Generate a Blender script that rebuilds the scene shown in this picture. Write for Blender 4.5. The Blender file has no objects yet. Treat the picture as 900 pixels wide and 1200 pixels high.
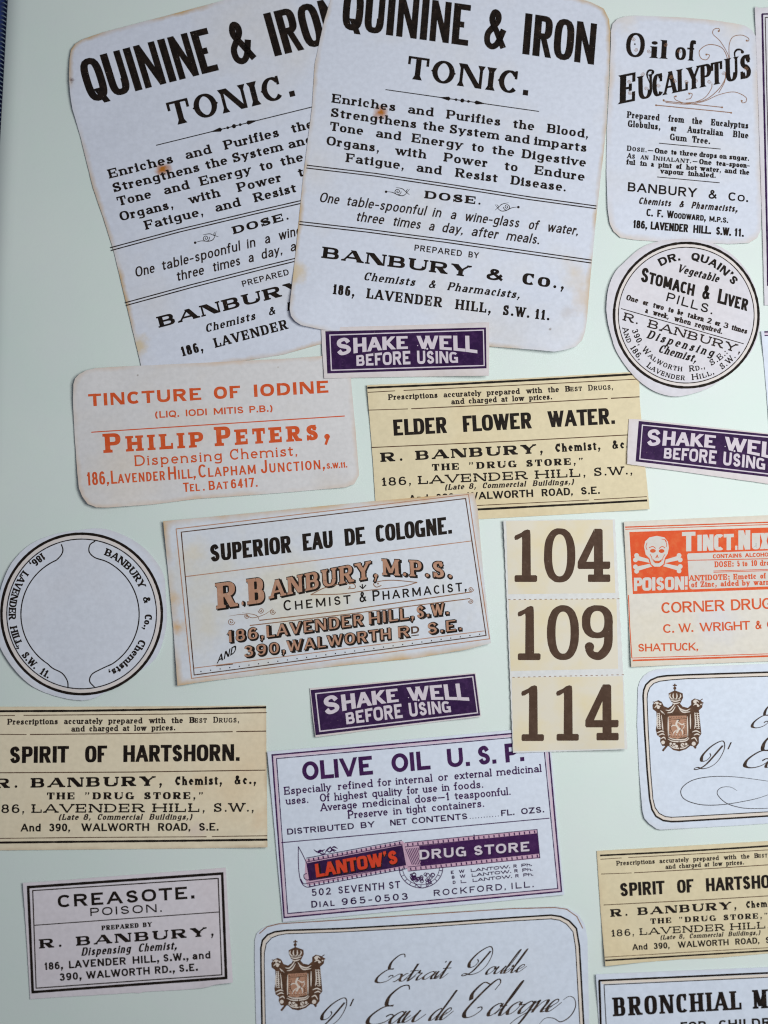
import bpy, math, random
import numpy as np
from mathutils import Vector
from mathutils.geometry import delaunay_2d_cdt
random.seed(7)
rng = np.random.default_rng(11)

# ------------------------------------------------------------------ camera, world, light
SC = bpy.context.scene
HALF = 0.375           # tan of half the vertical field of view
DIST = 0.32            # metres from the lens to the middle of the page
TILT = math.radians(6)
cam_d = bpy.data.cameras.new('camera')
cam = bpy.data.objects.new('camera', cam_d)
SC.collection.objects.link(cam)
cam.location = (0, -DIST * math.sin(TILT), DIST * math.cos(TILT))
cam.rotation_euler = (TILT, 0, 0)
cam_d.sensor_fit = 'VERTICAL'
cam_d.sensor_height = 24
cam_d.lens = 12 / HALF
cam_d.clip_start = 0.01
cam_d.clip_end = 10
cam_d.dof.use_dof = True
cam_d.dof.focus_distance = 0.322
cam_d.dof.aperture_fstop = 6.0
SC.camera = cam
SC.render.resolution_x, SC.render.resolution_y = 768, 1024

world = bpy.data.worlds.new('World')
SC.world = world
world.use_nodes = True
wbg = world.node_tree.nodes['Background']
wbg.inputs[0].default_value = (0.86, 0.87, 1.0, 1)
wbg.inputs[1].default_value = 0.160

def area(name, loc, aim, size, size_y, watts, col):
    d = bpy.data.lights.new(name, 'AREA')
    d.shape = 'RECTANGLE'
    d.size, d.size_y, d.energy, d.color = size, size_y, watts, col
    o = bpy.data.objects.new(name, d)
    SC.collection.objects.link(o)
    o.location = loc
    o.rotation_euler = (Vector(aim) - Vector(loc)).to_track_quat('-Z', 'Y').to_euler()
    return o
area('window_light', (0.140, 0.014, 0.275), (0.07, 0.05, 0), 0.13, 0.17, 0.90, (0.99, 1.0, 0.955))

SC.view_settings.view_transform = 'Standard'
SC.view_settings.look = 'None'
SC.view_settings.exposure = 0.0
SC.view_settings.gamma = 1.0
SC.view_settings.use_curve_mapping = False
SC.cycles.use_denoising = True
SC.cycles.filter_width = 1.15
SC.cycles.max_bounces = 6

# ------------------------------------------------------------------ measuring: photo pixels (900 x 1200) to points on the page
CT, ST = math.cos(TILT), math.sin(TILT)
def at(p, z=0.0):
    """p: (n,2) photo pixels, z: height above the page -> (n,3) metres."""
    p = np.asarray(p, float)
    u = (p[:, 0] - 450) / 600 * HALF
    v = (600 - p[:, 1]) / 600 * HALF
    lam = (DIST * CT - z) / (CT - v * ST)
    return np.stack([lam * u, -DIST * ST + lam * (v * CT + ST), np.zeros(len(p)) + z], 1)

def homography(src, dst):
    A, b = [], []
    for (x, y), (X, Y) in zip(src, dst):
        A.append([x, y, 1, 0, 0, 0, -X * x, -X * y]); b.append(X)
        A.append([0, 0, 0, x, y, 1, -Y * x, -Y * y]); b.append(Y)
    h = np.linalg.solve(np.array(A), np.array(b))
    M = np.append(h, 1).reshape(3, 3)
    def f(p):
        q = np.c_[p, np.ones(len(p))] @ M.T
        return q[:, :2] / q[:, 2:]
    return f

# ------------------------------------------------------------------ materials
def nodes_of(m):
    m.use_nodes = True
    nt = m.node_tree
    b = nt.nodes['Principled BSDF']
    return nt, b
def noise(nt, vec, scale, detail=3.0, rough=0.55):
    n = nt.nodes.new('ShaderNodeTexNoise')
    n.inputs['Scale'].default_value = scale
    n.inputs['Detail'].default_value = detail
    n.inputs['Roughness'].default_value = rough
    nt.links.new(vec, n.inputs['Vector'])
    return n.outputs['Fac']
def ramp(nt, fac, a, b, lo=0.0, hi=1.0):
    n = nt.nodes.new('ShaderNodeMapRange')
    n.inputs['From Min'].default_value, n.inputs['From Max'].default_value = a, b
    n.inputs['To Min'].default_value, n.inputs['To Max'].default_value = lo, hi
    nt.links.new(fac, n.inputs['Value'])
    return n.outputs['Result']
def math_n(nt, op, a, b):
    n = nt.nodes.new('ShaderNodeMath'); n.operation = op
    for i, v in enumerate((a, b)):
        if isinstance(v, (int, float)): n.inputs[i].default_value = v
        else: nt.links.new(v, n.inputs[i])
    return n.outputs[0]
def mix(nt, fac, a, b):
    n = nt.nodes.new('ShaderNodeMix'); n.data_type = 'RGBA'
    if isinstance(fac, (int, float)): n.inputs[0].default_value = fac
    else: nt.links.new(fac, n.inputs[0])
    for i, v in ((6, a), (7, b)):
        if isinstance(v, tuple): n.inputs[i].default_value = (*v, 1)
        else: nt.links.new(v, n.inputs[i])
    return n.outputs[2]
def position(nt):
    return nt.nodes.new('ShaderNodeNewGeometry').outputs['Position']
def bump(nt, bsdf, h, strength, dist):
    n = nt.nodes.new('ShaderNodeBump')
    n.inputs['Strength'].default_value = strength
    n.inputs['Distance'].default_value = dist
    nt.links.new(h, n.inputs['Height'])
    nt.links.new(n.outputs[0], bsdf.inputs['Normal'])

def paper_mat(name, base, stain=(0.72, 0.60, 0.36), amount=0.35, edge=(0.50, 0.36, 0.20), edge_amount=0.6, seed=0.0, spots=(), edge_px=2.2, gloss=0.62):
    m = bpy.data.materials.new(name)
    nt, b = nodes_of(m)
    pos = position(nt)
    off = nt.nodes.new('ShaderNodeVectorMath'); off.operation = 'ADD'
    off.inputs[1].default_value = (seed, seed * 0.37, seed * 0.11)
    nt.links.new(pos, off.inputs[0]); v = off.outputs[0]
    broad = ramp(nt, noise(nt, v, 38, 4), 0.52, 0.78, 0, amount)
    col = mix(nt, broad, base, stain)
    fine = ramp(nt, noise(nt, v, 900, 2), 0.3, 0.7, -0.5, 0.5)
    dirt = ramp(nt, noise(nt, v, 160, 6, 0.7), 0.66, 0.80, 0, 0.22)
    col = mix(nt, dirt, col, tuple(c * 0.72 for c in stain))
    bc = nt.nodes.new('ShaderNodeHueSaturation')
    nt.links.new(col, bc.inputs['Color'])
    nt.links.new(ramp(nt, fine, -0.5, 0.5, 0.955, 1.045), bc.inputs['Value'])
    col = bc.outputs[0]
    at_ = nt.nodes.new('ShaderNodeAttribute'); at_.attribute_name = 'edge'
    d = math_n(nt, 'ADD', at_.outputs['Fac'], ramp(nt, noise(nt, v, 260, 4), 0.3, 0.7, 1.6, -1.6))
    e = ramp(nt, d, edge_px * 2.4, 0.0, 0, 1)
    patch = ramp(nt, noise(nt, v, 55, 2), 0.38, 0.62, 0.1, 1)
    e = math_n(nt, 'MULTIPLY', math_n(nt, 'MULTIPLY', e, patch), edge_amount)
    col = mix(nt, e, col, edge)
    for (sx, sy, r, c, a) in spots:
        P = at([(sx, sy)])[0]
        dn = nt.nodes.new('ShaderNodeVectorMath'); dn.operation = 'DISTANCE'
        flat = nt.nodes.new('ShaderNodeVectorMath'); flat.operation = 'MULTIPLY'
        flat.inputs[1].default_value = (1, 1, 0)
        nt.links.new(pos, flat.inputs[0]); nt.links.new(flat.outputs[0], dn.inputs[0])
        dn.inputs[1].default_value = (P[0], P[1], 0)
        rr = r * 0.0002
        wob = math_n(nt, 'ADD', dn.outputs['Value'], ramp(nt, noise(nt, pos, 420 * 5 / max(r, 3), 4, 0.7), 0.3, 0.7, -rr * 0.6, rr * 0.6))
        col = mix(nt, ramp(nt, wob, rr * 1.25, rr * 0.1, 0, a), col, c)
    nt.links.new(col, b.inputs['Base Color'])
    b.inputs['Roughness'].default_value = gloss
    b.inputs['Specular IOR Level'].default_value = 0.25
    h = math_n(nt, 'ADD', noise(nt, v, 1500, 3), math_n(nt, 'MULTIPLY', noise(nt, v, 150, 3), 3.0))
    bump(nt, b, h, 0.35, 0.00003)
    return m

def ink_mat(name, col, worn, amount=0.3, speck=0.0, scale=700):
    m = bpy.data.materials.new(name)
    nt, b = nodes_of(m)
    pos = position(nt)
    f = ramp(nt, noise(nt, pos, scale, 4, 0.65), 0.45, 0.8, 0, amount)
    c = mix(nt, f, col, worn)
    if speck:
        s = ramp(nt, noise(nt, pos, 2600, 2, 0.6), 0.70, 0.76, 0, speck)
        c = mix(nt, s, c, (0.45, 0.38, 0.32))
    nt.links.new(c, b.inputs['Base Color'])
    b.inputs['Roughness'].default_value = 0.6
    b.inputs['Specular IOR Level'].default_value = 0.10
    return m
INK = {
    'black': ink_mat('black_ink', (0.009, 0.006, 0.005), (0.042, 0.026, 0.019), 0.6, 0.45),
    'soft': ink_mat('faded_black_ink', (0.020, 0.013, 0.011), (0.075, 0.050, 0.040), 0.6, 0.35),
    'brown': ink_mat('dark_brown_ink', (0.068, 0.037, 0.024), (0.110, 0.066, 0.046), 0.8, 0.35),
    'orange': ink_mat('orange_ink', (0.60, 0.085, 0.022), (0.66, 0.17, 0.07), 0.7, 0.25),
    'redorange': ink_mat('red_orange_panel_ink', (0.66, 0.085, 0.024), (0.70, 0.17, 0.06), 0.8, 0.35),
    'purple': ink_mat('dark_purple_ink', (0.026, 0.007, 0.050), (0.065, 0.024, 0.100), 0.9, 0.30),
    'violet': ink_mat('violet_ink', (0.040, 0.008, 0.068), (0.10, 0.035, 0.13), 0.6, 0.2),
    'pink': ink_mat('pale_pink_ink', (0.62, 0.49, 0.60), (0.62, 0.56, 0.68), 0.6),
    'rose': ink_mat('pale_rose_ink', (0.56, 0.36, 0.48), (0.60, 0.46, 0.56), 0.6),
    'white': ink_mat('unprinted_lilac_white', (0.62, 0.56, 0.63), (0.54, 0.49, 0.58), 0.7),
    'cut': ink_mat('unprinted_grey_white', (0.60, 0.58, 0.56), (0.56, 0.50, 0.44), 0.7),
    'tan': ink_mat('tan_ink', (0.26, 0.135, 0.08), (0.34, 0.21, 0.14), 0.7),
    'sepia': ink_mat('sepia_script_ink', (0.035, 0.022, 0.017), (0.13, 0.085, 0.06), 0.9, 0.2),
    'shade': ink_mat('copper_brown_ink', (0.42, 0.225, 0.150), (0.52, 0.33, 0.24), 0.9, 0.35),
    'pale': ink_mat('pale_pinkish_tint', (0.68, 0.63, 0.62), (0.66, 0.64, 0.66), 0.7),
    'cream': ink_mat('cream_tint', (0.70, 0.63, 0.57), (0.66, 0.63, 0.63), 0.7),
    'beige': ink_mat('beige_ticket_tint', (0.685, 0.640, 0.545), (0.70, 0.60, 0.37), 1.0, 0, 75),
    'red': ink_mat('scarlet_ink', (0.62, 0.050, 0.020), (0.62, 0.10, 0.05), 0.5),
    'rust': ink_mat('rust_brown_ink', (0.085, 0.042, 0.025), (0.17, 0.09, 0.055), 0.8, 0.4),
    'slate': ink_mat('slate_ink', (0.09, 0.09, 0.10), (0.14, 0.13, 0.13), 0.5, 0.3),
}

# ------------------------------------------------------------------ lettering engine: pen strokes built as flat ink shapes
def catmull(pts, per=7):
    P = [np.array(p, float) for p in pts]
    P = [2 * P[0] - P[1]] + P + [2 * P[-1] - P[-2]]
    out = []
    for i in range(1, len(P) - 2):
        a, b, c, d = P[i - 1:i + 3]
        for k in range(per):
            t = k / per
            out.append(0.5 * ((2 * b) + (c - a) * t + (2 * a - 5 * b + 4 * c - d) * t * t + (3 * b - 3 * c + d - a) * t ** 3))
    out.append(P[-2])
    return np.array(out)

def strip(pts, th):
    """ribbon of quads round a polyline; th full width (number or array)."""
    pts = np.asarray(pts, float)
    t = np.gradient(pts, axis=0)
    t /= np.maximum(np.linalg.norm(t, axis=1, keepdims=True), 1e-9)
    n = np.stack([-t[:, 1], t[:, 0]], 1)
    th = np.zeros(len(pts)) + th
    a, b = pts + n * th[:, None] / 2, pts - n * th[:, None] / 2
    return np.stack([a[:-1], a[1:], b[1:], b[:-1]], 1)

def disc(c, r, n=12, ry=None):
    ry = ry or r
    a = np.linspace(0, 2 * math.pi, n + 1)
    q = np.stack([c[0] + r * np.cos(a), c[1] + ry * np.sin(a)], 1)
    o = np.tile(np.array(c, float), (n // 2, 1))
    return np.stack([o, q[0:-1:2], q[1::2], q[2::2]], 1)

GW = dict(A=.80, B=.58, C=.62, D=.64, E=.52, F=.50, G=.66, H=.66, I=0, J=.42, K=.68, L=.50, M=.86, N=.68, O=.68, P=.56, Q=.68, R=.62, S=.54, T=.62, U=.62,
          V=.78, W=1.16, X=.74, Y=.74, Z=.58, a=.44, b=.46, c=.40, d=.46, e=.42, f=.26, g=.46, h=.42, i=0, j=.1, k=.46, l=0, m=.92, n=.42, o=.44, p=.46,
          q=.46, r=.26, s=.36, t=.24, u=.42, v=.48, w=.80, x=.46, y=.48, z=.38)
for ch in '0234567890': GW[ch] = .50
GW['1'] = .20
GW.update({'&': .66, '.': 0, ',': 0, "'": 0, '`': 0, '-': .26, '~': .70, '(': .16, ')': .16, '!': 0, ':': 0, ';': 0, '"': .30, '^': .30})
GL = {
 'A': 'd 0 0 .5 1 t B;d 1 0 .5 1 T B;h .3 .17 .83', 'B': 'v 0 0 1 tb;h 1 0 .5;h .5 0 .5;h 0 0 .5;a .5 .75 .42 .25 -90 90;a .5 .25 .5 .25 -90 90',
 'C': 'a .5 .5 .5 .5 40 318;k .90 .66 1', 'D': 'v 0 0 1 tb;h 1 0 .4;h 0 0 .4;a .4 .5 .6 .5 -90 90', 'E': 'v 0 0 1 tb;h 1 0 1;h .5 0 .8;h 0 0 1;k 1 .7 1;k 1 0 .32;k .8 .38 .64',
 'F': 'v 0 0 1 tB;h 1 0 1;h .48 0 .8;k 1 .7 1;k .8 .36 .62', 'G': 'a .5 .5 .5 .5 42 300;v 1 0 .42 T;m .44 .6 1;k .90 .68 1', 'H': 'v 0 0 1 TB;v 1 0 1 TB;h .5 0 1',
 'I': 'v .5 0 1 TB', 'J': 'v 1 .3 1 T;a .5 .3 .5 .3 180 360', 'K': 'v 0 0 1 TB;d .08 .36 .95 1 t T;d .3 .56 1 0 T B', 'L': 'v 0 0 1 Tb;h 0 0 1;k 1 0 .34',
 'M': 'u 0 0 1 tB;v 1 0 1 RB;d 0 1 .5 .08 T;d 1 1 .5 .08 t', 'N': 'u 0 0 1 tB;u 1 0 1 T;d 0 1 1 0 T', 'O': 'a .5 .5 .5 .5 0 360', 'P': 'v 0 0 1 tB;h 1 0 .5;h .45 0 .5;a .5 .725 .5 .275 -90 90',
 'Q': 'a .5 .5 .5 .5 0 360;d .5 .25 .95 -.14 T', 'R': 'v 0 0 1 tB;h 1 0 .5;h .5 0 .5;a .5 .75 .45 .25 -90 90;d .5 .5 1 0 T r',
 'S': 'z .94 .76 .74 .95 .5 1 .14 .9 .05 .72 .2 .57 .5 .5 .8 .42 .96 .25 .86 .08 .5 0 .22 .05 .02 .24;k .93 .68 1;j .05 0 .3',
 'T': 'v .5 0 1 B;h 1 0 1;k 0 .66 1;k 1 .66 1', 'U': 'v 0 .35 1 T;u 1 .35 1 T;a .5 .35 .5 .35 180 360', 'V': 'd 0 1 .5 0 T T;d 1 1 .5 0 t T',
 'W': 'd 0 1 .27 0 T T;d .52 1 .27 0 t;d .48 1 .75 0 T;d 1 1 .75 0 t T', 'X': 'd 0 1 1 0 T TB;d 1 1 0 0 t TB', 'Y': 'd 0 1 .5 .45 T T;d 1 1 .5 .45 t T;v .5 0 .48 B',
 'Z': 'h 1 0 1;h 0 0 1;d 1 1 0 0 T;k 0 .68 1;k 1 0 .34',
 '&': 's 1.02 0 .6 .4 .24 .74 .36 .98 .58 .92 .58 .74 .3 .54 .04 .34 .06 .1 .34 0 .66 .12 .96 .52',
 '0': 'a .5 .5 .5 .5 0 360', '1': 'v .7 0 1 B;d 0 .76 .62 .97 t', '2': 's .04 .72 .16 .94 .5 1 .88 .86 .9 .64 .6 .36 .04 .04;h 0 0 1',
 '3': 's .05 .8 .2 .96 .5 1 .88 .86 .82 .62 .42 .53;s .42 .53 .88 .46 1 .25 .84 .05 .5 0 .16 .04 0 .22', '4': 'v .72 0 1 B;d .72 1 .02 .28 t;h .26 0 1',
 '5': 'h 1 .16 .9;u .12 .5 1;s .12 .5 .5 .62 .88 .52 1 .3 .86 .07 .5 0 .14 .05 0 .2', '6': 'a .5 .3 .5 .3 0 360;s .92 .84 .76 .96 .5 1 .14 .86 0 .5 0 .3',
 '7': 'h 1 0 1;d 1 1 .35 0 T', '8': 'a .5 .75 .42 .25 0 360;a .5 .26 .5 .26 0 360', '9': 'a .5 .7 .5 .3 0 360;s .08 .16 .24 .04 .5 0 .86 .14 1 .5 1 .7',
 '.': 'p 0', ',': 'p 0;q 0 0', "'": 'q 0 .86;p .86', '`': 'p .72', '-': 'h .38 0 1', '~': 'h .38 0 1', '(': 's 1 1.05 .2 .75 .0 .45 .2 .1 1 -.2', ')': 's 0 1.05 .8 .75 1 .45 .8 .1 0 -.2',
 '!': 'p 0;v .5 .3 1', ':': 'p 0;p .48', ';': 'p .48;p 0;q 0 0', '"': 'p .8 0;q 0 .84;p .8 1;q 1 .84', '^': 'p .84 0;q 0 .84;p .84 1;q 1 .84',
 'a': 's .06 .74 .2 .94 .5 1 .86 .9 .94 .66;v 1 0 .7 r;s .96 .58 .4 .52 .04 .36 .04 .14 .28 0 .62 .04 .98 .28', 'b': 'v 0 0 2 t;a .5 .5 .5 .5 0 360', 'c': 'a .5 .5 .5 .5 46 316;o .86 .76 .9',
 'd': 'v 1 0 2 tr;a .5 .5 .5 .5 0 360', 'e': 'a .5 .5 .5 .5 0 318;h .52 0 1', 'f': 'v .35 0 1.55 B;s .35 1.5 .48 1.9 .8 2 1.1 1.84;h 1 -.2 .95;o 1.05 1.78 .7',
 'g': 'a .5 .55 .48 .45 0 360;v 1 -.35 1;s 1 -.3 .88 -.85 .5 -1 .12 -.9 0 -.66', 'h': 'v 0 0 2 tB;a .5 .56 .5 .44 0 172;v 1 0 .62 B', 'i': 'v .5 0 1 tB;o .5 1.62 1.15', 'j': 'v 1 -.5 1 t;s 1 -.5 .8 -.9 .3 -1;o 1 1.6 1.1',
 'k': 'v 0 0 2 tB;d .08 .38 .95 1 t T;d .34 .6 1 0 T B', 'l': 'v .5 0 2 tB', 'm': 'v 0 0 1 tB;a .25 .58 .25 .42 0 172;v .5 0 .62 B;a .75 .58 .25 .42 0 172;v 1 0 .62 B', 'n': 'v 0 0 1 tB;a .5 .56 .5 .44 0 172;v 1 0 .62 B',
 'o': 'a .5 .5 .5 .5 0 360', 'p': 'v 0 -1 1 tB;a .5 .5 .5 .5 0 360', 'q': 'v 1 -1 1 tB;a .5 .5 .5 .5 0 360', 'r': 'v 0 0 1 tB;s 0 .6 .3 .9 .7 1 1 .9;o .95 .82 .85',
 's': 'z .92 .78 .72 .96 .48 1 .14 .9 .1 .7 .5 .52 .9 .36 .94 .14 .6 0 .28 .04 .03 .24;k .92 .68 1;j .03 0 .32', 't': 'v .3 .2 1.55;s .3 .22 .42 .03 .7 0 1.05 .16;h 1 -.15 1', 'u': 'v 0 .4 1 t;a .5 .4 .5 .4 180 350;v 1 0 1 tr',
 'v': 'd 0 1 .5 0 T T;d 1 1 .5 0 t T', 'w': 'd 0 1 .27 0 T T;d .52 1 .27 0 t T;d .52 1 .75 0 T;d 1 1 .75 0 t T', 'x': 'd 0 1 1 0 T TB;d 1 1 0 0 t TB', 'y': 'd 0 1 .5 0 T T;d 1 1 .2 -.95 t T;o .12 -.8 .8', 'z': 'h 1 0 1;h 0 0 1;d 1 1 0 0 t',
}
# round-hand script, built from curves only (y: 0..1 x-height, 2 ascender, -1 descender)
SG = {
 'x': (.62, 's -.25 .6 .1 1 .4 .9 .5 .5 .6 .1 .9 0 1.3 .45;s 1 1 .75 .9 .25 .1 0 0'), 't': (.30, 's -.5 .1 .1 .9 .5 1.5;v .35 .3 1.6;s .35 .4 .4 .05 .7 0 1.4 .6;h 1.15 -.1 1.1'),
 'r': (.42, 's -.6 .0 0 .9 .15 1.15 .3 .95 .75 .92;s .75 .92 .45 .5 .5 .05 .8 0 1.4 .55'), 'a': (.56, 's .95 .8 .65 1 .2 .75 0 .3 .2 0 .55 .15 1 .95;s 1 1 .85 .3 1 0 1.25 .08 1.7 .6'),
 'i': (.16, 's -1.4 .1 -.2 .8 .2 1;s .2 1 .1 .3 .6 0 1.4 .1 2.4 .7;o .6 1.6 .8'), 'o': (.50, 's .5 1 .12 .75 0 .3 .3 0 .75 .2 1 .7 .8 1 .5 1;s .85 .95 1.1 .75 1.6 .8'),
 'u': (.62, 's -.4 .3 0 .9 .1 1;s .1 1 .0 .3 .2 0 .55 .2 .95 .9;s 1 1 .85 .3 1 0 1.25 .08 1.7 .6'), 'b': (.42, 's -.5 .1 .3 1 .6 1.9 .4 2 .15 1.4 .0 .5 .2 0 .7 .1 1 .6 .8 1;s .8 1 1.2 .8 1.6 .9'),
 'l': (.22, 's -1.2 .1 .3 1 .9 1.9 .6 2 .2 1.4 .0 .4 .3 0 1 .05 2 .7'), 'e': (.44, 's -.4 .2 .5 .5 .9 .8 .6 1 .2 .8 0 .35 .25 0 .7 .08 1.4 .7'), 'd': (.56, 's .9 .8 .65 1 .2 .75 0 .3 .2 0 .55 .15 1 .95;s 1.15 2 1 1.2 .85 .3 1 0 1.25 .08 1.7 .6'),
 'g': (.56, 's .95 .8 .65 1 .2 .75 0 .3 .2 0 .55 .15 1 .95;s 1 1 .95 0 .75 -.8 .3 -1 -.1 -.8 .3 -.3 1.6 .5'), 'n': (.62, 's -.4 .4 0 .95 .12 .9 .1 0;s .1 .1 .45 .8 .8 1 .95 .75 .85 .2 1.0 0 1.3 .1 1.7 .6'),
 'E': (.78, 's .98 1.82 .8 2 .5 1.95 .28 1.6 .4 1.25 .72 1.18;s .72 1.22 .3 1.15 .0 .7 .05 .2 .4 0 .8 .15 1 .55 .85 .7 .7 .55'),
 'D': (.95, 's .78 1.75 .62 1.1 .45 .4 .15 .05 -.05 .12 .1 .26 .5 .1 .9 .35 1.08 1 .98 1.6 .6 2 .15 1.75 -.05 1.25 .12 .9 .38 .95 .45 1.2 .3 1.35'),
 'C': (.85, 's 1 1.55 1.05 1.85 .8 2 .5 1.7 .15 1 .1 .35 .35 0 .7 .1 .95 .5 .85 .75 .65 .7;s .55 1.8 .1 1.9 -.15 1.5 .0 1.2'),
 "'": (.1, 's .3 2 .1 1.6'),
}

class Font:
    def __init__(s, W=.15, H=.12, n=2.4, wf=1.0, gap=.14, ws=.42, serif='', sl=.10, st=.07, br=.5, xh=.66, desc=.26, slant=0, spur=0, diag=.95, nub=0, thin=None, sc=0, arm=None, script=False, dot=None, pw=1.4):
        s.__dict__.update(locals()); del s.__dict__['s']
        s.thin = W * .92 if thin is None else thin
        s.arm = H if arm is None else arm
        s.dot = dot or max(W * 1.12, .13)
    def but(s, **k):
        d = {a: v for a, v in s.__dict__.items()}; d.update(k); return Font(**d)

FT = {
 'gothic': Font(W=.205, H=.16, n=3.0, wf=.42, gap=.075, ws=.42, dot=.2),
 'heavy': Font(W=.168, H=.135, n=3.0, wf=.44, gap=.075, ws=.40, thin=.145, diag=.8),
 'latin': Font(W=.225, H=.085, n=1.9, wf=.95, gap=.24, serif='w', sl=.10, st=.24, thin=.12, dot=.22, nub=1),
 'clar': Font(W=.24, H=.10, wf=.86, gap=.20, ws=.7, serif='s', sl=.09, st=.10, thin=.13, xh=.68, dot=.2),
 'oblique': Font(W=.125, H=.10, wf=.62, gap=.13, ws=.6, slant=.20, xh=.70, dot=.13),
 'wide': Font(W=.38, H=.13, wf=1.35, gap=.32, ws=.6, serif='s', sl=.13, st=.10, thin=.13, sc=.84, dot=.24),
 'sans': Font(W=.135, H=.115, wf=.85, gap=.25, ws=.6),
 'sansm': Font(W=.165, H=.13, wf=.80, gap=.17, ws=.5, xh=.72),
 'sansb': Font(W=.215, H=.16, wf=.8, gap=.20, ws=.6, xh=.72),
 'italic': Font(W=.19, H=.09, wf=.66, gap=.20, ws=.8, slant=.26, serif='h', sl=.05, st=.05, thin=.10, xh=.68),
 'roman': Font(W=.19, H=.09, wf=.66, gap=.20, ws=.6, serif='s', sl=.07, st=.07, thin=.09, xh=.66),
 'romansc': Font(W=.15, H=.07, wf=.8, gap=.24, ws=.5, serif='s', sl=.07, st=.07, thin=.09, sc=.78),
 'slab': Font(W=.21, H=.10, n=2.8, wf=.52, gap=.20, ws=.6, serif='s', sl=.075, st=.085, thin=.14),
 'typew': Font(W=.185, H=.10, wf=.85, gap=.22, ws=.6, serif='s', sl=.08, st=.09, thin=.13, xh=.68),
 'fat': Font(W=.34, H=.08, wf=.72, gap=.30, ws=.6, serif='s', sl=.08, st=.06, thin=.07, dot=.24),
 'fatwide': Font(W=.37, H=.11, wf=1.3, gap=.42, ws=.6, serif='s', sl=.13, st=.11, thin=.13, dot=.25),
 'tusc': Font(W=.17, H=.10, wf=1.25, gap=.34, ws=.6, serif='s', sl=.15, st=.11, thin=.12, n=2.2, spur=.07),
 'black': Font(W=.22, H=.07, n=1.15, wf=.42, gap=.15, ws=.6, serif='w', sl=.08, st=.14, thin=.09, xh=.70),
 'eucal': Font(W=.18, H=.07, n=2.2, wf=.62, gap=.12, serif='w', sl=.07, st=.10, thin=.10, xh=.62),
 'geo': Font(W=.205, H=.19, n=2.05, wf=.92, gap=.14, dot=.2),
 'geoslab': Font(W=.125, H=.10, n=2.1, wf=.92, gap=.19, ws=.6, serif='s', sl=.055, st=.085, thin=.11, xh=.64),
 'philip': Font(W=.25, H=.17, n=2.6, wf=.66, gap=.26, serif='s', sl=.11, st=.13, thin=.22, sc=.80),
 'round': Font(W=.11, H=.10, n=2.1, wf=.95, gap=.24, ws=.5, serif='s', sl=.03, st=.07, thin=.10, xh=.66),
 'addr': Font(W=.125, H=.11, n=2.3, wf=.62, gap=.16, ws=.4, sc=.70),
 'squat': Font(W=.19, H=.15, n=3.4, wf=.66, gap=.16, ws=.5, sc=.80),
 'block': Font(W=.25, H=.19, n=5, wf=.52, gap=.08, sc=.80, dot=.2),
 'corner': Font(W=.15, H=.11, n=2.05, wf=.98, gap=.13, ws=.45, thin=.10),
 'shake': Font(W=.22, H=.17, n=2.5, wf=.78, gap=.11, ws=.4),
 'shakec': Font(W=.20, H=.17, n=3.2, wf=.56, gap=.11, ws=.4),
 'shaded': Font(W=.25, H=.14, n=2.4, wf=.72, gap=.20, serif='s', sl=.07, st=.11, thin=.20, dot=.22),
 'chem': Font(W=.13, H=.12, n=2.1, wf=.86, gap=.30, ws=.6, sc=.82),
 'script': Font(W=.09, H=.016, wf=1.0, gap=.0, slant=.58, script=True, xh=.36, desc=.42, pw=1.6),
}

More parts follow.
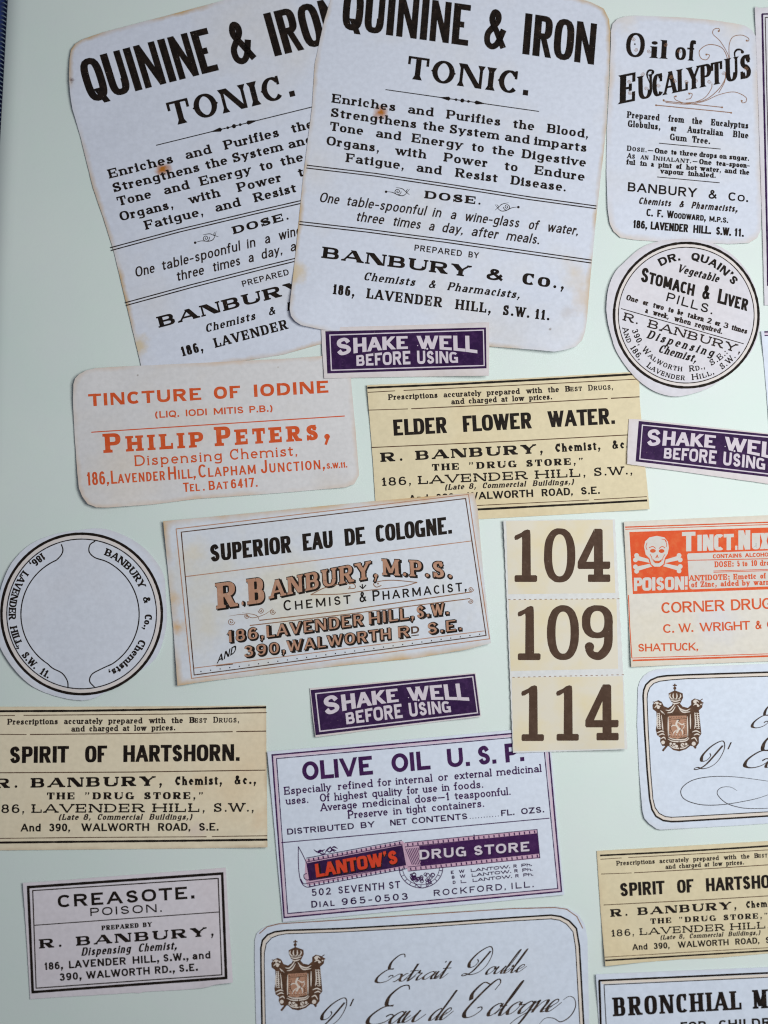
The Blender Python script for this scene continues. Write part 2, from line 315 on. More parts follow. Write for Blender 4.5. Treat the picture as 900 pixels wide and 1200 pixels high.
def glyph(ch, F, wf, grow=0.0):
    """-> width, list of quad arrays, in units of the capital height."""
    k, W, H, thin, arm, st = 1.0, F.W, F.H, F.thin, F.arm, F.st
    if F.script and ch in SG:
        g, code = SG[ch]; g *= wf
        if ch in 'EDC': g *= 1.0
        low = True
        k = 1.0
    else:
        if F.sc and ch.islower():
            ch = ch.upper(); k = F.sc
            W, H, thin, arm = [v / k * (.5 + .5 * k) for v in (W, H, thin, arm)]
        g, code = GW[ch] * wf / (1), GL[ch]
        low = ch.islower()
    if low and not F.script: W *= .88
    xh, ds = F.xh, F.desc
    X = lambda x: W / 2 + x * g
    def Y(y, stem=False):
        if not low:
            if stem and (y == 0 or y == 1): return float(y)
            if y < 0: return H / 2 + y
            return H / 2 + y * (1 - H)
        if y < 0:
            return (-ds if y == -1 and stem else H / 2 + y * ds)
        if y <= 1:
            if stem and y == 0: return 0.0
            if stem and y == 1: return xh
            return H / 2 + y * (xh - H)
        top = 1.0 if stem else 1 - H / 2
        return xh - H / 2 + (y - 1) * (top - xh + H / 2)
    out = []
    G = grow
    rect = lambda x0, x1, y0, y1: out.append(np.array([[[x0 - G, y0 - G], [x1 + G, y0 - G], [x1 + G, y1 + G], [x0 - G, y1 + G]]]))
    def serif(x, w, y, top, left, right):
        if not F.serif: return
        sl = F.sl
        a, b = (x - w / 2 - (sl if left else 0)), (x + w / 2 + (sl if right else 0))
        y1 = y - st if top else y + st
        if F.serif == 'w':
            q = [[a - G, y + (G if top else -G)], [b + G, y + (G if top else -G)], [x + w / 2 * .8, y1], [x - w / 2 * .8, y1]]
            out.append(np.array([q])); return
        rect(a, b, min(y, y1), max(y, y1))
        br = sl * F.br
        y2 = y1 + (-br if top else br)
        out.append(np.array([[[x - w / 2 - (br if left else 0), y1], [x + w / 2 + (br if right else 0), y1], [x + w / 2, y2], [x - w / 2, y2]]]))
    def flags(fl, x, w, y0, y1):
        for f in fl:
            if f == 'T': serif(x, w, y1, True, 1, 1)
            elif f == 't': serif(x, w, y1, True, 1, 0)
            elif f == 'R': serif(x, w, y1, True, 0, 1)
            elif f == 'B': serif(x, w, y0, False, 1, 1)
            elif f == 'b': serif(x, w, y0, False, 1, 0)
            elif f == 'r': serif(x, w, y0, False, 0, 1)
    if F.nub and ch in 'OC':
        yy = .5
        out.append(np.array([[[-.07, yy], [W * .35, yy + .13], [W * .35, yy - .13], [-.07, yy]]]))
        if ch == 'O': out.append(np.array([[[W + g + .07, yy], [W * .65 + g, yy - .13], [W * .65 + g, yy + .13], [W + g + .07, yy]]]))
    if ch == '&': W = W * .82
    for cmd in code.split(';'):
        t = cmd.split(); c = t[0]
        num = []
        for v in t[1:]:
            try: num.append(float(v))
            except ValueError: break
        fl = t[1 + len(num):]
        if c in 'vu':
            w = W if c == 'v' else thin
            x, y0, y1 = num
            xx = X(x)
            if c == 'u': xx += (-(W - w) / 2 if x == 0 else (W - w) / 2 if x == 1 else 0)
            a, b = Y(y0, True), Y(y1, True)
            rect(xx - w / 2, xx + w / 2, a, b)
            if fl: flags(fl[0], xx, w, a, b)
            if F.spur and b - a > .7: rect(xx - w / 2 - F.spur, xx + w / 2 + F.spur, (a + b) / 2 - .035, (a + b) / 2 + .035)
        elif c == 'd':
            x0, y0, x1, y1 = num
            wt = fl[0]; w = W if wt == 'T' else thin
            if y0 > y1: x0, y0, x1, y1 = x1, y1, x0, y0
            a, b = Y(y0, True), Y(y1, True)
            e0 = (W - w) / 2 * (-1 if x0 == 0 else 1 if x0 == 1 else 0)
            e1 = (W - w) / 2 * (-1 if x1 == 0 else 1 if x1 == 1 else 0)
            xa, xb = X(x0) + e0, X(x1) + e1
            L = math.hypot(xb - xa, b - a)
            s = abs(b - a) / L if L else 1
            hw = w / 2 / max(s, .55) * (F.diag if s < .985 else 1)
            gg = G / max(s, .55)
            # keep outer edges inside the box
            if x0 == 0: xa += hw - w / 2
            if x0 == 1: xa -= hw - w / 2
            if x1 == 0: xb += hw - w / 2
            if x1 == 1: xb -= hw - w / 2
            dx = (xb - xa) / max(b - a, 1e-6) * G
            out.append(np.array([[[xa - hw - gg - dx, a - G], [xa + hw + gg - dx, a - G], [xb + hw + gg + dx, b + G], [xb - hw - gg + dx, b + G]]]))
            if len(fl) > 1:
                for f in fl[1]:
                    if f == 'T': serif(xb, w, b, True, 1, 1)
                    elif f == 'B': serif(xa, w, a, False, 1, 1)
                    elif f == 'r': serif(xa, w, a, False, 0, 1)
        elif c in 'hm':
            if c == 'm' and F.serif: continue
            y, x0, x1 = num
            xa = X(x0) - (W / 2 if x0 <= 0 else 0)
            xb = X(x1) + (W / 2 if x1 >= 1 else 0)
            yy = Y(y)
            rect(xa, xb, yy - arm / 2, yy + arm / 2)
        elif c == 'k' or c == 'j':
            if not F.serif: continue
            x, y0, y1 = num
            a, b = (Y(y0), Y(y1, True)) if c == 'k' and y0 > 0.01 else (Y(y0, True), Y(y1))
            w = min(W * .55, .10)
            if .5 < x < 1: q = [X(x) - w / 2, X(x) + w / 2]
            elif x > .5: q = [X(x) + W / 2 - w, X(x) + W / 2]
            else: q = [X(x) - W / 2, X(x) - W / 2 + w]
            out.append(np.array([[[q[0] - G, a - G], [q[1] + G, a - G], [q[1] + G, b + G], [q[0] - G, b + G]]]))
        elif c == 'a':
            cx, cy, rx, ry, a0, a1 = num
            m = max(10, int(abs(a1 - a0) / 360 * 30))
            th = np.radians(np.linspace(a0, a1, m + 1))
            e = 2 / F.n
            cc, ss = np.cos(th), np.sin(th)
            px = cx + rx * np.sign(cc) * np.abs(cc) ** e
            py = cy + ry * np.sign(ss) * np.abs(ss) ** e
            P = np.stack([[X(v) for v in px], [Y(v) for v in py]], 1)
            # even out sampling
            d = np.r_[0, np.cumsum(np.linalg.norm(np.diff(P, axis=0), axis=1))]
            s = np.linspace(0, d[-1], m + 1)
            P = np.stack([np.interp(s, d, P[:, 0]), np.interp(s, d, P[:, 1])], 1)
            T = np.gradient(P, axis=0)
            if abs(a1 - a0) >= 359:
                T[0] = T[-1] = P[1] - P[-2]
            T /= np.linalg.norm(T, axis=1, keepdims=True)
            wd = H + (W - H) * np.abs(T[:, 1]) ** F.pw + 2 * G
            n = np.stack([-T[:, 1], T[:, 0]], 1)
            A, B = P + n * wd[:, None] / 2, P - n * wd[:, None] / 2
            out.append(np.stack([A[:-1], A[1:], B[1:], B[:-1]], 1))
        elif c in 'sz':
            p = [(X(num[i]), Y(num[i + 1])) for i in range(0, len(num), 2)]
            P = catmull(p, 5)
            Q = P.copy()
            if F.slant and F.script: Q[:, 0] += Q[:, 1] * F.slant
            T = np.gradient(Q, axis=0)
            T /= np.maximum(np.linalg.norm(T, axis=1, keepdims=True), 1e-9)
            if F.script:
                down = np.clip(-T[:, 1], 0, 1)
                down = np.convolve(np.r_[down[0], down, down[-1]], [.25, .5, .25], 'same')[1:-1]
                wd = H + (W - H) * down ** F.pw
            else:
                wd = H + (W - H) * np.abs(T[:, 1]) ** F.pw
            if c == 'z':
                u = np.linspace(-1, 1, len(P))
                wd = np.maximum(wd, H + (W - H) * np.exp(-(u / .26) ** 2))
            out.append(strip(P, wd + 2 * G))
        elif c == 'o':
            x, y, r = num
            out.append(disc((X(x), Y(y)), (W if not F.script else .07) / 2 * r + G, 10))
        elif c == 'p':
            y = num[0]; x = num[1] if len(num) > 1 else .5
            d = F.dot * (.8 if g and y > .6 else 1)
            cx = X(x) if g else max(W, d) / 2
            if (F.serif and not F.nub) or F.script or len(num) > 1: out.append(disc((cx, y + d / 2), d / 2 + G, 10))
            else: rect(cx - d / 2, cx + d / 2, y, y + d)
        elif c == 'q':
            x, y = num; d = F.dot * (.75 if y > .8 else 1)
            cx = X(x) if g else max(W, d) / 2
            out.append(np.array([[[cx + d / 2 + G, y + d * .55], [cx - d * .1, y + d * .3], [cx - d * .55 - G, y - d * .95], [cx - d * .15, y - d * 1.05 - G]]]))
    res = []
    for q in out:
        q = q * k
        if F.slant: q = q.copy(); q[..., 0] += q[..., 1] * F.slant
        res.append(q)
    w = (W if GW.get(ch, 1) or F.script else max(W, F.dot) if not ch.isalnum() else W) + g
    return w * k, res

SB = dict(T=(-.07, -.07), L=(0, -.09), A=(-.06, -.06), V=(-.06, -.06), Y=(-.07, -.07), W=(-.05, -.05), C=(-.03, -.09), F=(0, -.07), P=(0, -.04), O=(-.03, -.03), Q=(-.03, -.03), G=(-.03, 0), D=(0, -.03), J=(-.04, 0),
          K=(0, -.04), X=(-.03, -.03), r=(0, -.06), c=(-.02, -.05), e=(-.02, -.04), o=(-.02, -.02), t=(-.04, -.05), f=(-.03, -.06), v=(-.05, -.05), w=(-.04, -.04), y=(-.05, -.05), a=(-.01, 0), s=(-.01, -.01))
def kern(a, b, F):
    if F.script: return 0.0
    k = F.sc if F.sc and b.islower() else 1
    r = SB.get(a.upper() if F.sc else a, (0, 0))[1] + SB.get(b.upper() if F.sc else b, (0, 0))[0]
    return max(r * k, -.5 * F.gap - .05)
def line_of(text, F, width, grow=0.0):
    """lay text out so that it fills width (in capital heights)."""
    def total(k):
        x = 0.0; last = None
        for ch in text:
            if ch == ' ': x += F.ws * k; continue
            if last: x += F.gap * k + kern(last, ch, F)
            x += glyph_w(ch, F, F.wf * k); last = ch
        return x
    pad = (F.sl * .9 if F.serif else 0) + grow
    if width: width = max(width - 2 * pad, width * .5)
    k0, k1 = total(0.0), total(1.0)
    k = (width - k0) / max(k1 - k0, 1e-6) if width else 1.0
    k = min(max(k, .30), 3.2)
    real = total(k)
    sq = width / real if width else 1.0
    quads, x, last = [], 0.0, None
    for ch in text:
        if ch == ' ': x += F.ws * k; continue
        if last: x += F.gap * k + kern(last, ch, F)
        w, gl = glyph(ch, F, F.wf * k, grow)
        for q in gl:
            q = q.copy(); q[..., 0] = (q[..., 0] + x) * sq + (pad if width else 0)
            quads.append(q)
        x += w; last = ch
    return quads
_gw = {}
def glyph_w(ch, F, wf):
    if F.script and ch in SG: return F.W + SG[ch][0] * wf
    kk = 1.0; W = F.W; c = ch
    if F.sc and ch.islower(): c = ch.upper(); kk = F.sc; W = W / kk * (.5 + .5 * kk)
    elif ch.islower(): W *= .88
    g = GW[c] * wf
    base = W if GW.get(c, 1) else (max(W, F.dot) if not c.isalnum() else W)
    return (base + g) * kk

# ------------------------------------------------------------------ a drawing: named ink parts collected in photo pixels
SPREAD = 0.25          # how far the ink has spread into the paper, in photo pixels
class Art:
    def __init__(s):
        s.parts = []; s.ox = s.oy = 0.0; s.s = 1.0; s.lean = None; s.cur = None
    def V(s, ox, oy, sc): s.ox, s.oy, s.s = ox, oy, sc
    def pt(s, p):
        p = np.asarray(p, float)
        return p / s.s + np.array([s.ox, s.oy])
    def part(s, name, ink, layer=1, group=None):
        s.cur = dict(name=name, ink=ink, layer=layer, quads=[], under=group)
        s.parts.append(s.cur); return s.cur
    def add(s, quads):
        for q in quads: s.cur['quads'].append(s.pt(q))
    def addpx(s, quads):
        for q in quads: s.cur['quads'].append(q)
    def text(s, name, font, h, base, words, ink='black', layer=1, lean=None, bow=0.0, hm=0.0, grow=0.0, shift=(0, 0)):
        """words: list of (text, x from, x to) along the baseline base=(x0,y0,x1,y1), all in the current zoom."""
        F = FT[font] if isinstance(font, str) else font
        if name: s.part(name, ink, layer)
        grow = grow + SPREAD * s.s / h
        x0, y0, x1, y1 = base
        m = (y1 - y0) / (x1 - x0)
        L = (s.lean if lean is None else lean)
        if L is None: L = -m * -1
        n = 1 / math.hypot(L, 1)
        up = np.array([L, -1.0])
        ucos = 1 / math.hypot(1, m)
        if isinstance(words, str): words = [(words, x0, x1)]
        for (tx, a, b) in words:
            quads = line_of(tx, F, (b - a) / ucos / h, grow)
            for q in quads:
                X = a + q[..., 0] * h * ucos
                u = (X - x0) / (x1 - x0)
                Yb = y0 + m * (X - x0) + bow * 4 * u * (1 - u)
                hh = h * (1 + hm * 4 * u * (1 - u))
                P = np.stack([X + q[..., 1] * hh * up[0] + shift[0], Yb + q[..., 1] * hh * up[1] + shift[1]], -1)
                s.cur['quads'].append(s.pt(P))
    def arc_text(s, name, font, h, c, r, words, ink='black', inside=False, layer=1):
        """words: (text, angle from, angle to). inside=False: degrees clockwise from the top, feet towards the centre;
        inside=True: degrees from the bottom towards the right, feet outwards."""
        F = FT[font] if isinstance(font, str) else font
        s.part(name, ink, layer)
        for (tx, a, b) in words:
            a, b = math.radians(a), math.radians(b)
            for q in line_of(tx, F, abs(b - a) * r / h, SPREAD * s.s / h):
                if not inside:
                    th = a + q[..., 0] * h / r; rr = r + q[..., 1] * h
                    P = np.stack([c[0] + rr * np.sin(th), c[1] - rr * np.cos(th)], -1)
                else:
                    th = a + q[..., 0] * h / r; rr = r - q[..., 1] * h
                    P = np.stack([c[0] + rr * np.sin(th), c[1] + rr * np.cos(th)], -1)
                s.cur['quads'].append(s.pt(P))
    def rule(s, pts, w, wob=0.0):
        if s.cur['name'] == 'rule' and s.cur['quads']: s.part('rule', s.cur['ink'], s.cur['layer'])
        P = np.array(pts, float)
        d = np.r_[0, np.cumsum(np.linalg.norm(np.diff(P, axis=0), axis=1))]
        n = max(2, int(d[-1] / s.s / 5) + 1)
        t = np.unique(np.r_[np.linspace(0, d[-1], n), d])
        Q = np.stack([np.interp(t, d, P[:, 0]), np.interp(t, d, P[:, 1])], 1)
        ww = w * (1 + wob * (rng.random(len(Q)) - .5)) + (.32 * s.s if w < 4 * s.s else 0)
        s.add([strip(Q, ww)])
    def curve(s, pts, w, taper=False, per=7):
        P = catmull(pts, per)
        ww = np.zeros(len(P)) + w
        if not taper: ww = ww + .15 * s.s
        if taper: ww = w * (.35 + .65 * np.sin(np.linspace(0, math.pi, len(P))))
        s.add([strip(P, ww)])
    def poly(s, pts):
        """filled shape, cut up by triangles later"""
        s.cur['quads'].append(('poly', s.pt(pts)))
    def ball(s, c, r, ry=None): s.add([disc(c, r, 12, ry)])
    def box(s, corners, w, name='border', ink='black', wob=.25, layer=1):
        """closed frame line through four corners, mitred"""
        s.part(name, ink, layer)
        c = [np.array(p, float) for p in corners]
        for i in range(4):
            a, b = c[i], c[(i + 1) % 4]
            u = (b - a) / np.linalg.norm(b - a)
            s.rule([a - u * w / 2, b + u * w / 2], w, wob)
    def extend(s, other, f):
        for p in other.parts:
            q = [(('poly', f(a[1])) if isinstance(a, tuple) else f(a.reshape(-1, 2)).reshape(a.shape)) for a in p['quads']]
            s.parts.append(dict(p, quads=q))

# ------------------------------------------------------------------ sheets of paper
THICK = 0.00016
def round_poly(pts, per=5, smooth=True):
    """closed outline; points given as (x, y) are joined by straight lines, (x, y, r) corners are rounded"""
    out = []
    n = len(pts)
    for i in range(n):
        p = np.array(pts[i][:2], float)
        if len(pts[i]) == 3:
            r = pts[i][2]
            a, b = np.array(pts[i - 1][:2], float), np.array(pts[(i + 1) % n][:2], float)
            ua, ub = (a - p) / np.linalg.norm(a - p), (b - p) / np.linalg.norm(b - p)
            A, B = p + ua * r, p + ub * r
            for t in np.linspace(0, 1, 9):
                out.append((1 - t) ** 2 * A + 2 * t * (1 - t) * p + t * t * B)
        else: out.append(p)
    return np.array(out)
def closed_spline(pts, per=6):
    P = [np.array(p, float) for p in pts]; n = len(P); out = []
    for i in range(n):
        a, b, c, d = P[i - 1], P[i], P[(i + 1) % n], P[(i + 2) % n]
        for k in range(per):
            t = k / per
            out.append(0.5 * ((2 * b) + (c - a) * t + (2 * a - 5 * b + 4 * c - d) * t * t + (3 * b - 3 * c + d - a) * t ** 3))
    return np.array(out)
def resample(P, step):
    Q = np.vstack([P, P[:1]])
    out = []
    for a, b in zip(Q[:-1], Q[1:]):
        L = np.linalg.norm(b - a)
        if L < 1e-6: continue
        k = max(1, int(round(L / step)))
        for j in range(k): out.append(a + (b - a) * j / k)
    return np.array(out)
def seg_dist(p, poly):
    d = np.full(len(p), 1e9)
    A, B = poly, np.roll(poly, -1, 0)
    for a, b in zip(A, B):
        ab = b - a; t = np.clip(((p - a) @ ab) / max(ab @ ab, 1e-9), 0, 1)
        d = np.minimum(d, np.linalg.norm(p - (a + t[:, None] * ab), axis=1))
    return d
def inside(p, poly):
    x, y = p[:, 0], p[:, 1]; r = np.zeros(len(p), bool)
    A, B = poly, np.roll(poly, -1, 0)
    for (x0, y0), (x1, y1) in zip(A, B):
        if y0 == y1: continue
        c = ((y0 > y) != (y1 > y)) & (x < (x1 - x0) * (y - y0) / (y1 - y0) + x0)
        r ^= c
    return r

def fine_quads(q, lim=7.0):
    """cut long quads so that the ink follows the curve of the paper"""
    out = []
    e1 = np.maximum(np.linalg.norm(q[:, 1] - q[:, 0], axis=1), np.linalg.norm(q[:, 2] - q[:, 3], axis=1))
    e2 = np.maximum(np.linalg.norm(q[:, 3] - q[:, 0], axis=1), np.linalg.norm(q[:, 2] - q[:, 1], axis=1))
    for Q, a, b in zip(q, e1, e2):
        n, m = int(a // lim) + 1, int(b // lim) + 1
        if n == 1 and m == 1: out.append(Q); continue
        P = lambda u, v: (Q[0] * (1 - u) + Q[1] * u) * (1 - v) + (Q[3] * (1 - u) + Q[2] * u) * v
        for i in range(n):
            for j in range(m):
                u0, u1, v0, v1 = i / n, (i + 1) / n, j / m, (j + 1) / m
                out.append(np.array([P(u0, v0), P(u1, v0), P(u1, v1), P(u0, v1)]))
    return np.array(out)
def link_mesh(name, verts, faces, mat, parent, origin, smooth=False):
    me = bpy.data.meshes.new(name)
    me.from_pydata([tuple(v) for v in (verts - origin)], [], faces)
    me.materials.append(mat)
    if smooth: me.shade_smooth()
    o = bpy.data.objects.new(name, me)
    SC.collection.objects.link(o)
    if parent: o.parent = parent
    return o

def make_label(name, text, category, outline, level, mat, art, group=None, lifts=(), wave=1.0, jag=0.0, seed=0, sheet='paper', zbase=None):
    out = round_poly([tuple(np.array(p, float)) for p in outline])
    out = resample(out, 3.0)
    jag = jag or .22
    if jag:
        out = out + (rng.random(out.shape) - .5) * jag
    cen = out.mean(0)
    base = 0.00005 + 0.00019 * level + THICK if zbase is None else zbase
    ph = np.random.default_rng(seed + 3).random(6) * 6.28
    def zf(p):
        z = np.full(len(p), base)
        x, y = p[:, 0] / 100, p[:, 1] / 100
        w = np.sin(x * 2.1 + y * 1.1 + ph[0]) + np.sin(y * 2.7 - x * .8 + ph[1])
        z += (w + 2) * 0.00003 * wave
        for (lx, ly, R, hgt) in lifts:
            d = np.linalg.norm(p - np.array([lx, ly]), axis=1)
            z += hgt * 0.0008 * np.clip(1 - (d / R) ** 2, 0, 1) ** 2
        return z
    # paper: dense near the edge, coarse inside
    lo, hi = out.min(0), out.max(0)
    gx, gy = np.meshgrid(np.arange(lo[0] + 2, hi[0], 5.0), np.arange(lo[1] + 2, hi[1], 5.0))
    g = np.stack([gx.ravel(), gy.ravel()], 1)
    g = g[inside(g, out)]
    dd = seg_dist(g, out); g = g[dd > 3.5]
    # an inner ring
    t = np.roll(out, -1, 0) - np.roll(out, 1, 0)
    nrm = np.stack([t[:, 1], -t[:, 0]], 1); nrm /= np.maximum(np.linalg.norm(nrm, axis=1, keepdims=True), 1e-9)
    area2 = np.sum(out[:, 0] * np.roll(out[:, 1], -1) - np.roll(out[:, 0], -1) * out[:, 1])
    ring = out - nrm * (1.8 if area2 > 0 else -1.8)
    ring = ring[inside(ring, out)]
    ring = ring[seg_dist(ring, out) > 1.2]
    pts = np.vstack([out, ring, g])
    n = len(out)
    res = delaunay_2d_cdt([Vector(p) for p in pts], [(i, (i + 1) % n) for i in range(n)], [list(range(n))], 1, 1e-6)
    vp = np.array([tuple(v) for v in res[0]]); fs = [tuple(f) for f in res[2]]
    top = at(vp, zf(vp))
    bot = top.copy(); bot[:, 2] -= THICK
    nv = len(vp)
    faces = []
    for f in fs:
        a, b, c = [top[i] for i in f[:3]]
        nz = (b[0] - a[0]) * (c[1] - a[1]) - (b[1] - a[1]) * (c[0] - a[0])
        ff = f if nz > 0 else f[::-1]
        faces.append(ff); faces.append(tuple(i + nv for i in ff[::-1]))
    edges = {}
    for f in faces:
        if max(f) >= nv: continue
        for i in range(len(f)):
            e = (f[i], f[(i + 1) % len(f)])
            edges[e] = 1
    for (a, b) in list(edges):
        if (b, a) not in edges: faces.append((b, a, a + nv, b + nv))
    origin = at([cen], base)[0]
    root = bpy.data.objects.new(name, None)
    root.empty_display_size = 0.01
    root.location = origin
    SC.collection.objects.link(root)
    root['label'] = text; root['category'] = category
    if group: root['group'] = group
    o = link_mesh(sheet, np.vstack([top, bot]), faces, mat, root, origin)
    ed = seg_dist(vp, out)
    at_ = o.data.attributes.new('edge', 'FLOAT', 'POINT')
    at_.data.foreach_set('value', np.r_[ed, ed * 0 + 3].astype(np.float32))
    # ink
    byname = {}
    for i, p in enumerate(art.parts):
        V, Fc, cnt = [], [], 0
        for j, q in enumerate(p['quads']):
            lift = 0.000014 + 0.000012 * p['layer'] + 0.0000012 * (j % 8)
            if isinstance(q, tuple):
                poly = q[1]
                poly = resample(poly, 4.0)
                l2, h2 = poly.min(0), poly.max(0)
                gx, gy = np.meshgrid(np.arange(l2[0] + 2, h2[0], 6.0), np.arange(l2[1] + 2, h2[1], 6.0))
                gg = np.stack([gx.ravel(), gy.ravel()], 1)
                if len(gg):
                    gg = gg[inside(gg, poly)]
                if len(gg): gg = gg[seg_dist(gg, poly) > 1.5]
                pp = np.vstack([poly, gg]) if len(gg) else poly
                m = len(poly)
                r = delaunay_2d_cdt([Vector(v) for v in pp], [(a, (a + 1) % m) for a in range(m)], [list(range(m))], 1, 1e-6)
                qp = np.array([tuple(v) for v in r[0]])
                V.append(at(qp, zf(qp) + lift)); Fc += [tuple(a + cnt for a in f) for f in r[2]]
                cnt += len(qp)
            else:
                q = fine_quads(q)
                qq = q.reshape(-1, 2)
                V.append(at(qq, zf(qq) + lift))
                Fc += [tuple(range(cnt + a, cnt + a + 4)) for a in range(0, len(qq), 4)]
                cnt += len(qq)
        if not V: continue
        V = np.vstack(V)
        # upward faces
        FF = []
        for f in Fc:
            a, b, c = V[f[0]], V[f[1]], V[f[2]]
            nz = (b[0] - a[0]) * (c[1] - a[1]) - (b[1] - a[1]) * (c[0] - a[0])
            if nz == 0 and len(f) == 4:
                c = V[f[3]]; nz = (b[0] - a[0]) * (c[1] - a[1]) - (b[1] - a[1]) * (c[0] - a[0])
            FF.append(f if nz >= 0 else f[::-1])
        par = root
        if p.get('under'): par = byname.get(p['under'], root)
        po = link_mesh(p['name'], V, FF, INK[p['ink']], par, origin)
        byname.setdefault(p['name'], po)
    return root
# ------------------------------------------------------------------ the page, and the cloth binding beside it
def plain_mesh(name, verts, faces, mat, smooth=False):
    return link_mesh(name, np.array(verts, float), faces, mat, None, np.zeros(3), smooth)

def page_mat():
    m = bpy.data.materials.new('mint_page_paper')
    nt, b = nodes_of(m)
    pos = position(nt)
    col = mix(nt, ramp(nt, noise(nt, pos, 26, 3), 0.30, 0.70), (0.615, 0.722, 0.700), (0.660, 0.745, 0.724))
    col = mix(nt, ramp(nt, noise(nt, pos, 480, 6, 0.75), 0.55, 0.80, 0, 0.22), col, (0.54, 0.62, 0.61))
    col = mix(nt, ramp(nt, noise(nt, pos, 110, 4, 0.7), 0.35, 0.70, 0, 0.45), col, (0.655, 0.705, 0.725))
    s = ramp(nt, noise(nt, pos, 260, 6, 0.85), 0.68, 0.76, 0, 0.45)
    col = mix(nt, s, col, (0.44, 0.50, 0.52))
    nt.links.new(col, b.inputs['Base Color'])
    b.inputs['Roughness'].default_value = 0.5
    b.inputs['Specular IOR Level'].default_value = 0.3
    h = math_n(nt, 'ADD', noise(nt, pos, 1300, 3), math_n(nt, 'MULTIPLY', noise(nt, pos, 70, 3), 7.0))
    bump(nt, b, h, 0.30, 0.00004)
    return m
E0 = at([(10.5, -60), (-1.5, 158)])
def page_left(y):
    t = (y - E0[1, 1]) / (E0[0, 1] - E0[1, 1])
    return E0[1, 0] + (E0[0, 0] - E0[1, 0]) * t
V_, F_ = [], []
NX, NY = 70, 90
ys = np.linspace(-0.30, 0.30, NY)
for y in ys:
    x0 = page_left(y)
    for k in range(NX):
        u = (k / (NX - 1)) ** 2
        x = x0 + u * 0.5
        d = x - x0
        V_.append((x, y, -0.0012 * max(0, 1 - d / 0.004) ** 2 + 0.00003 * math.sin(x * 60 + y * 31) - 0.00006))
for j in range(NY - 1):
    for k in range(NX - 1):
        a = j * NX + k
        F_.append((a, a + 1, a + NX + 1, a + NX))
base = len(V_)
for y in ys: V_.append((page_left(y), y, -0.004))
for j in range(NY - 1): F_.append((j * NX, (j + 1) * NX, base + j + 1, base + j))
page = plain_mesh('page', V_, F_, page_mat(), True)
page['kind'] = 'structure'

def cloth_mat(name, a, c):
    m = bpy.data.materials.new(name)
    nt, b = nodes_of(m)
    pos = position(nt)
    nt.links.new(mix(nt, ramp(nt, noise(nt, pos, 900, 3), 0.35, 0.65), a, c), b.inputs['Base Color'])
    b.inputs['Roughness'].default_value = 0.85
    return m
navy, thread_m = cloth_mat('navy_cloth', (0.008, 0.022, 0.10), (0.012, 0.035, 0.16)), cloth_mat('grey_blue_thread', (0.11, 0.16, 0.22), (0.18, 0.23, 0.28))
binding = bpy.data.objects.new('cloth_binding', None)
SC.collection.objects.link(binding)
binding['label'] = 'navy blue woven cloth edge with pale stitches along the rim of the page'
binding['category'] = 'cloth'
V_, F_ = [], []
bys = np.linspace(-0.30, 0.30, 60)
for y in bys:
    x0 = page_left(y)
    for k in range(9):
        a = math.pi * k / 8
        V_.append((x0 - 0.0022 - 0.012 * (1 - math.cos(a)) / 1.0 + 0.0016, y, -0.004 + 0.0032 * math.sin(a)))
for j in range(59):
    for k in range(8):
        a = j * 9 + k
        F_.append((a, a + 9, a + 10, a + 1))
link_mesh('cloth', np.array(V_), F_, navy, binding, np.zeros(3), True)
tv, tf = [], []                                     # one stitch, shared by all
for j in range(7):
    t = j / 6; c = np.array([-0.0014 * t, 0.0006 * t, 0.00055 * math.sin(math.pi * t)])
    for k in range(5):
        a = 2 * math.pi * k / 5
        tv.append(c + np.array([0, math.cos(a), math.sin(a)]) * 0.00016)
for j in range(6):
    for k in range(5):
        tf.append((j * 5 + k, j * 5 + (k + 1) % 5, (j + 1) * 5 + (k + 1) % 5, (j + 1) * 5 + k))
st0 = None
y = 0.135
while y > 0.06:
    if st0 is None:
        st0 = link_mesh('stitch', np.array(tv), tf, thread_m, binding, np.zeros(3), True); s_ = st0
    else:
        s_ = st0.copy(); SC.collection.objects.link(s_); s_.parent = binding
    s_.location = (page_left(y) - 0.0001, y, -0.0016)
    y -= 0.0011

# ------------------------------------------------------------------ small ornaments
def scroll(a, c, r, sgn, w):
    """a small printed spiral"""
    P = []
    for k in range(26):
        t = k / 25 * 3.3 * math.pi
        rr = r * (1 - k / 25 * .85)
        P.append((c[0] + sgn * rr * math.cos(t), c[1] + rr * math.sin(t)))
    a.add([strip(np.array(P), w)]); a.ball(P[-1], w * .7)

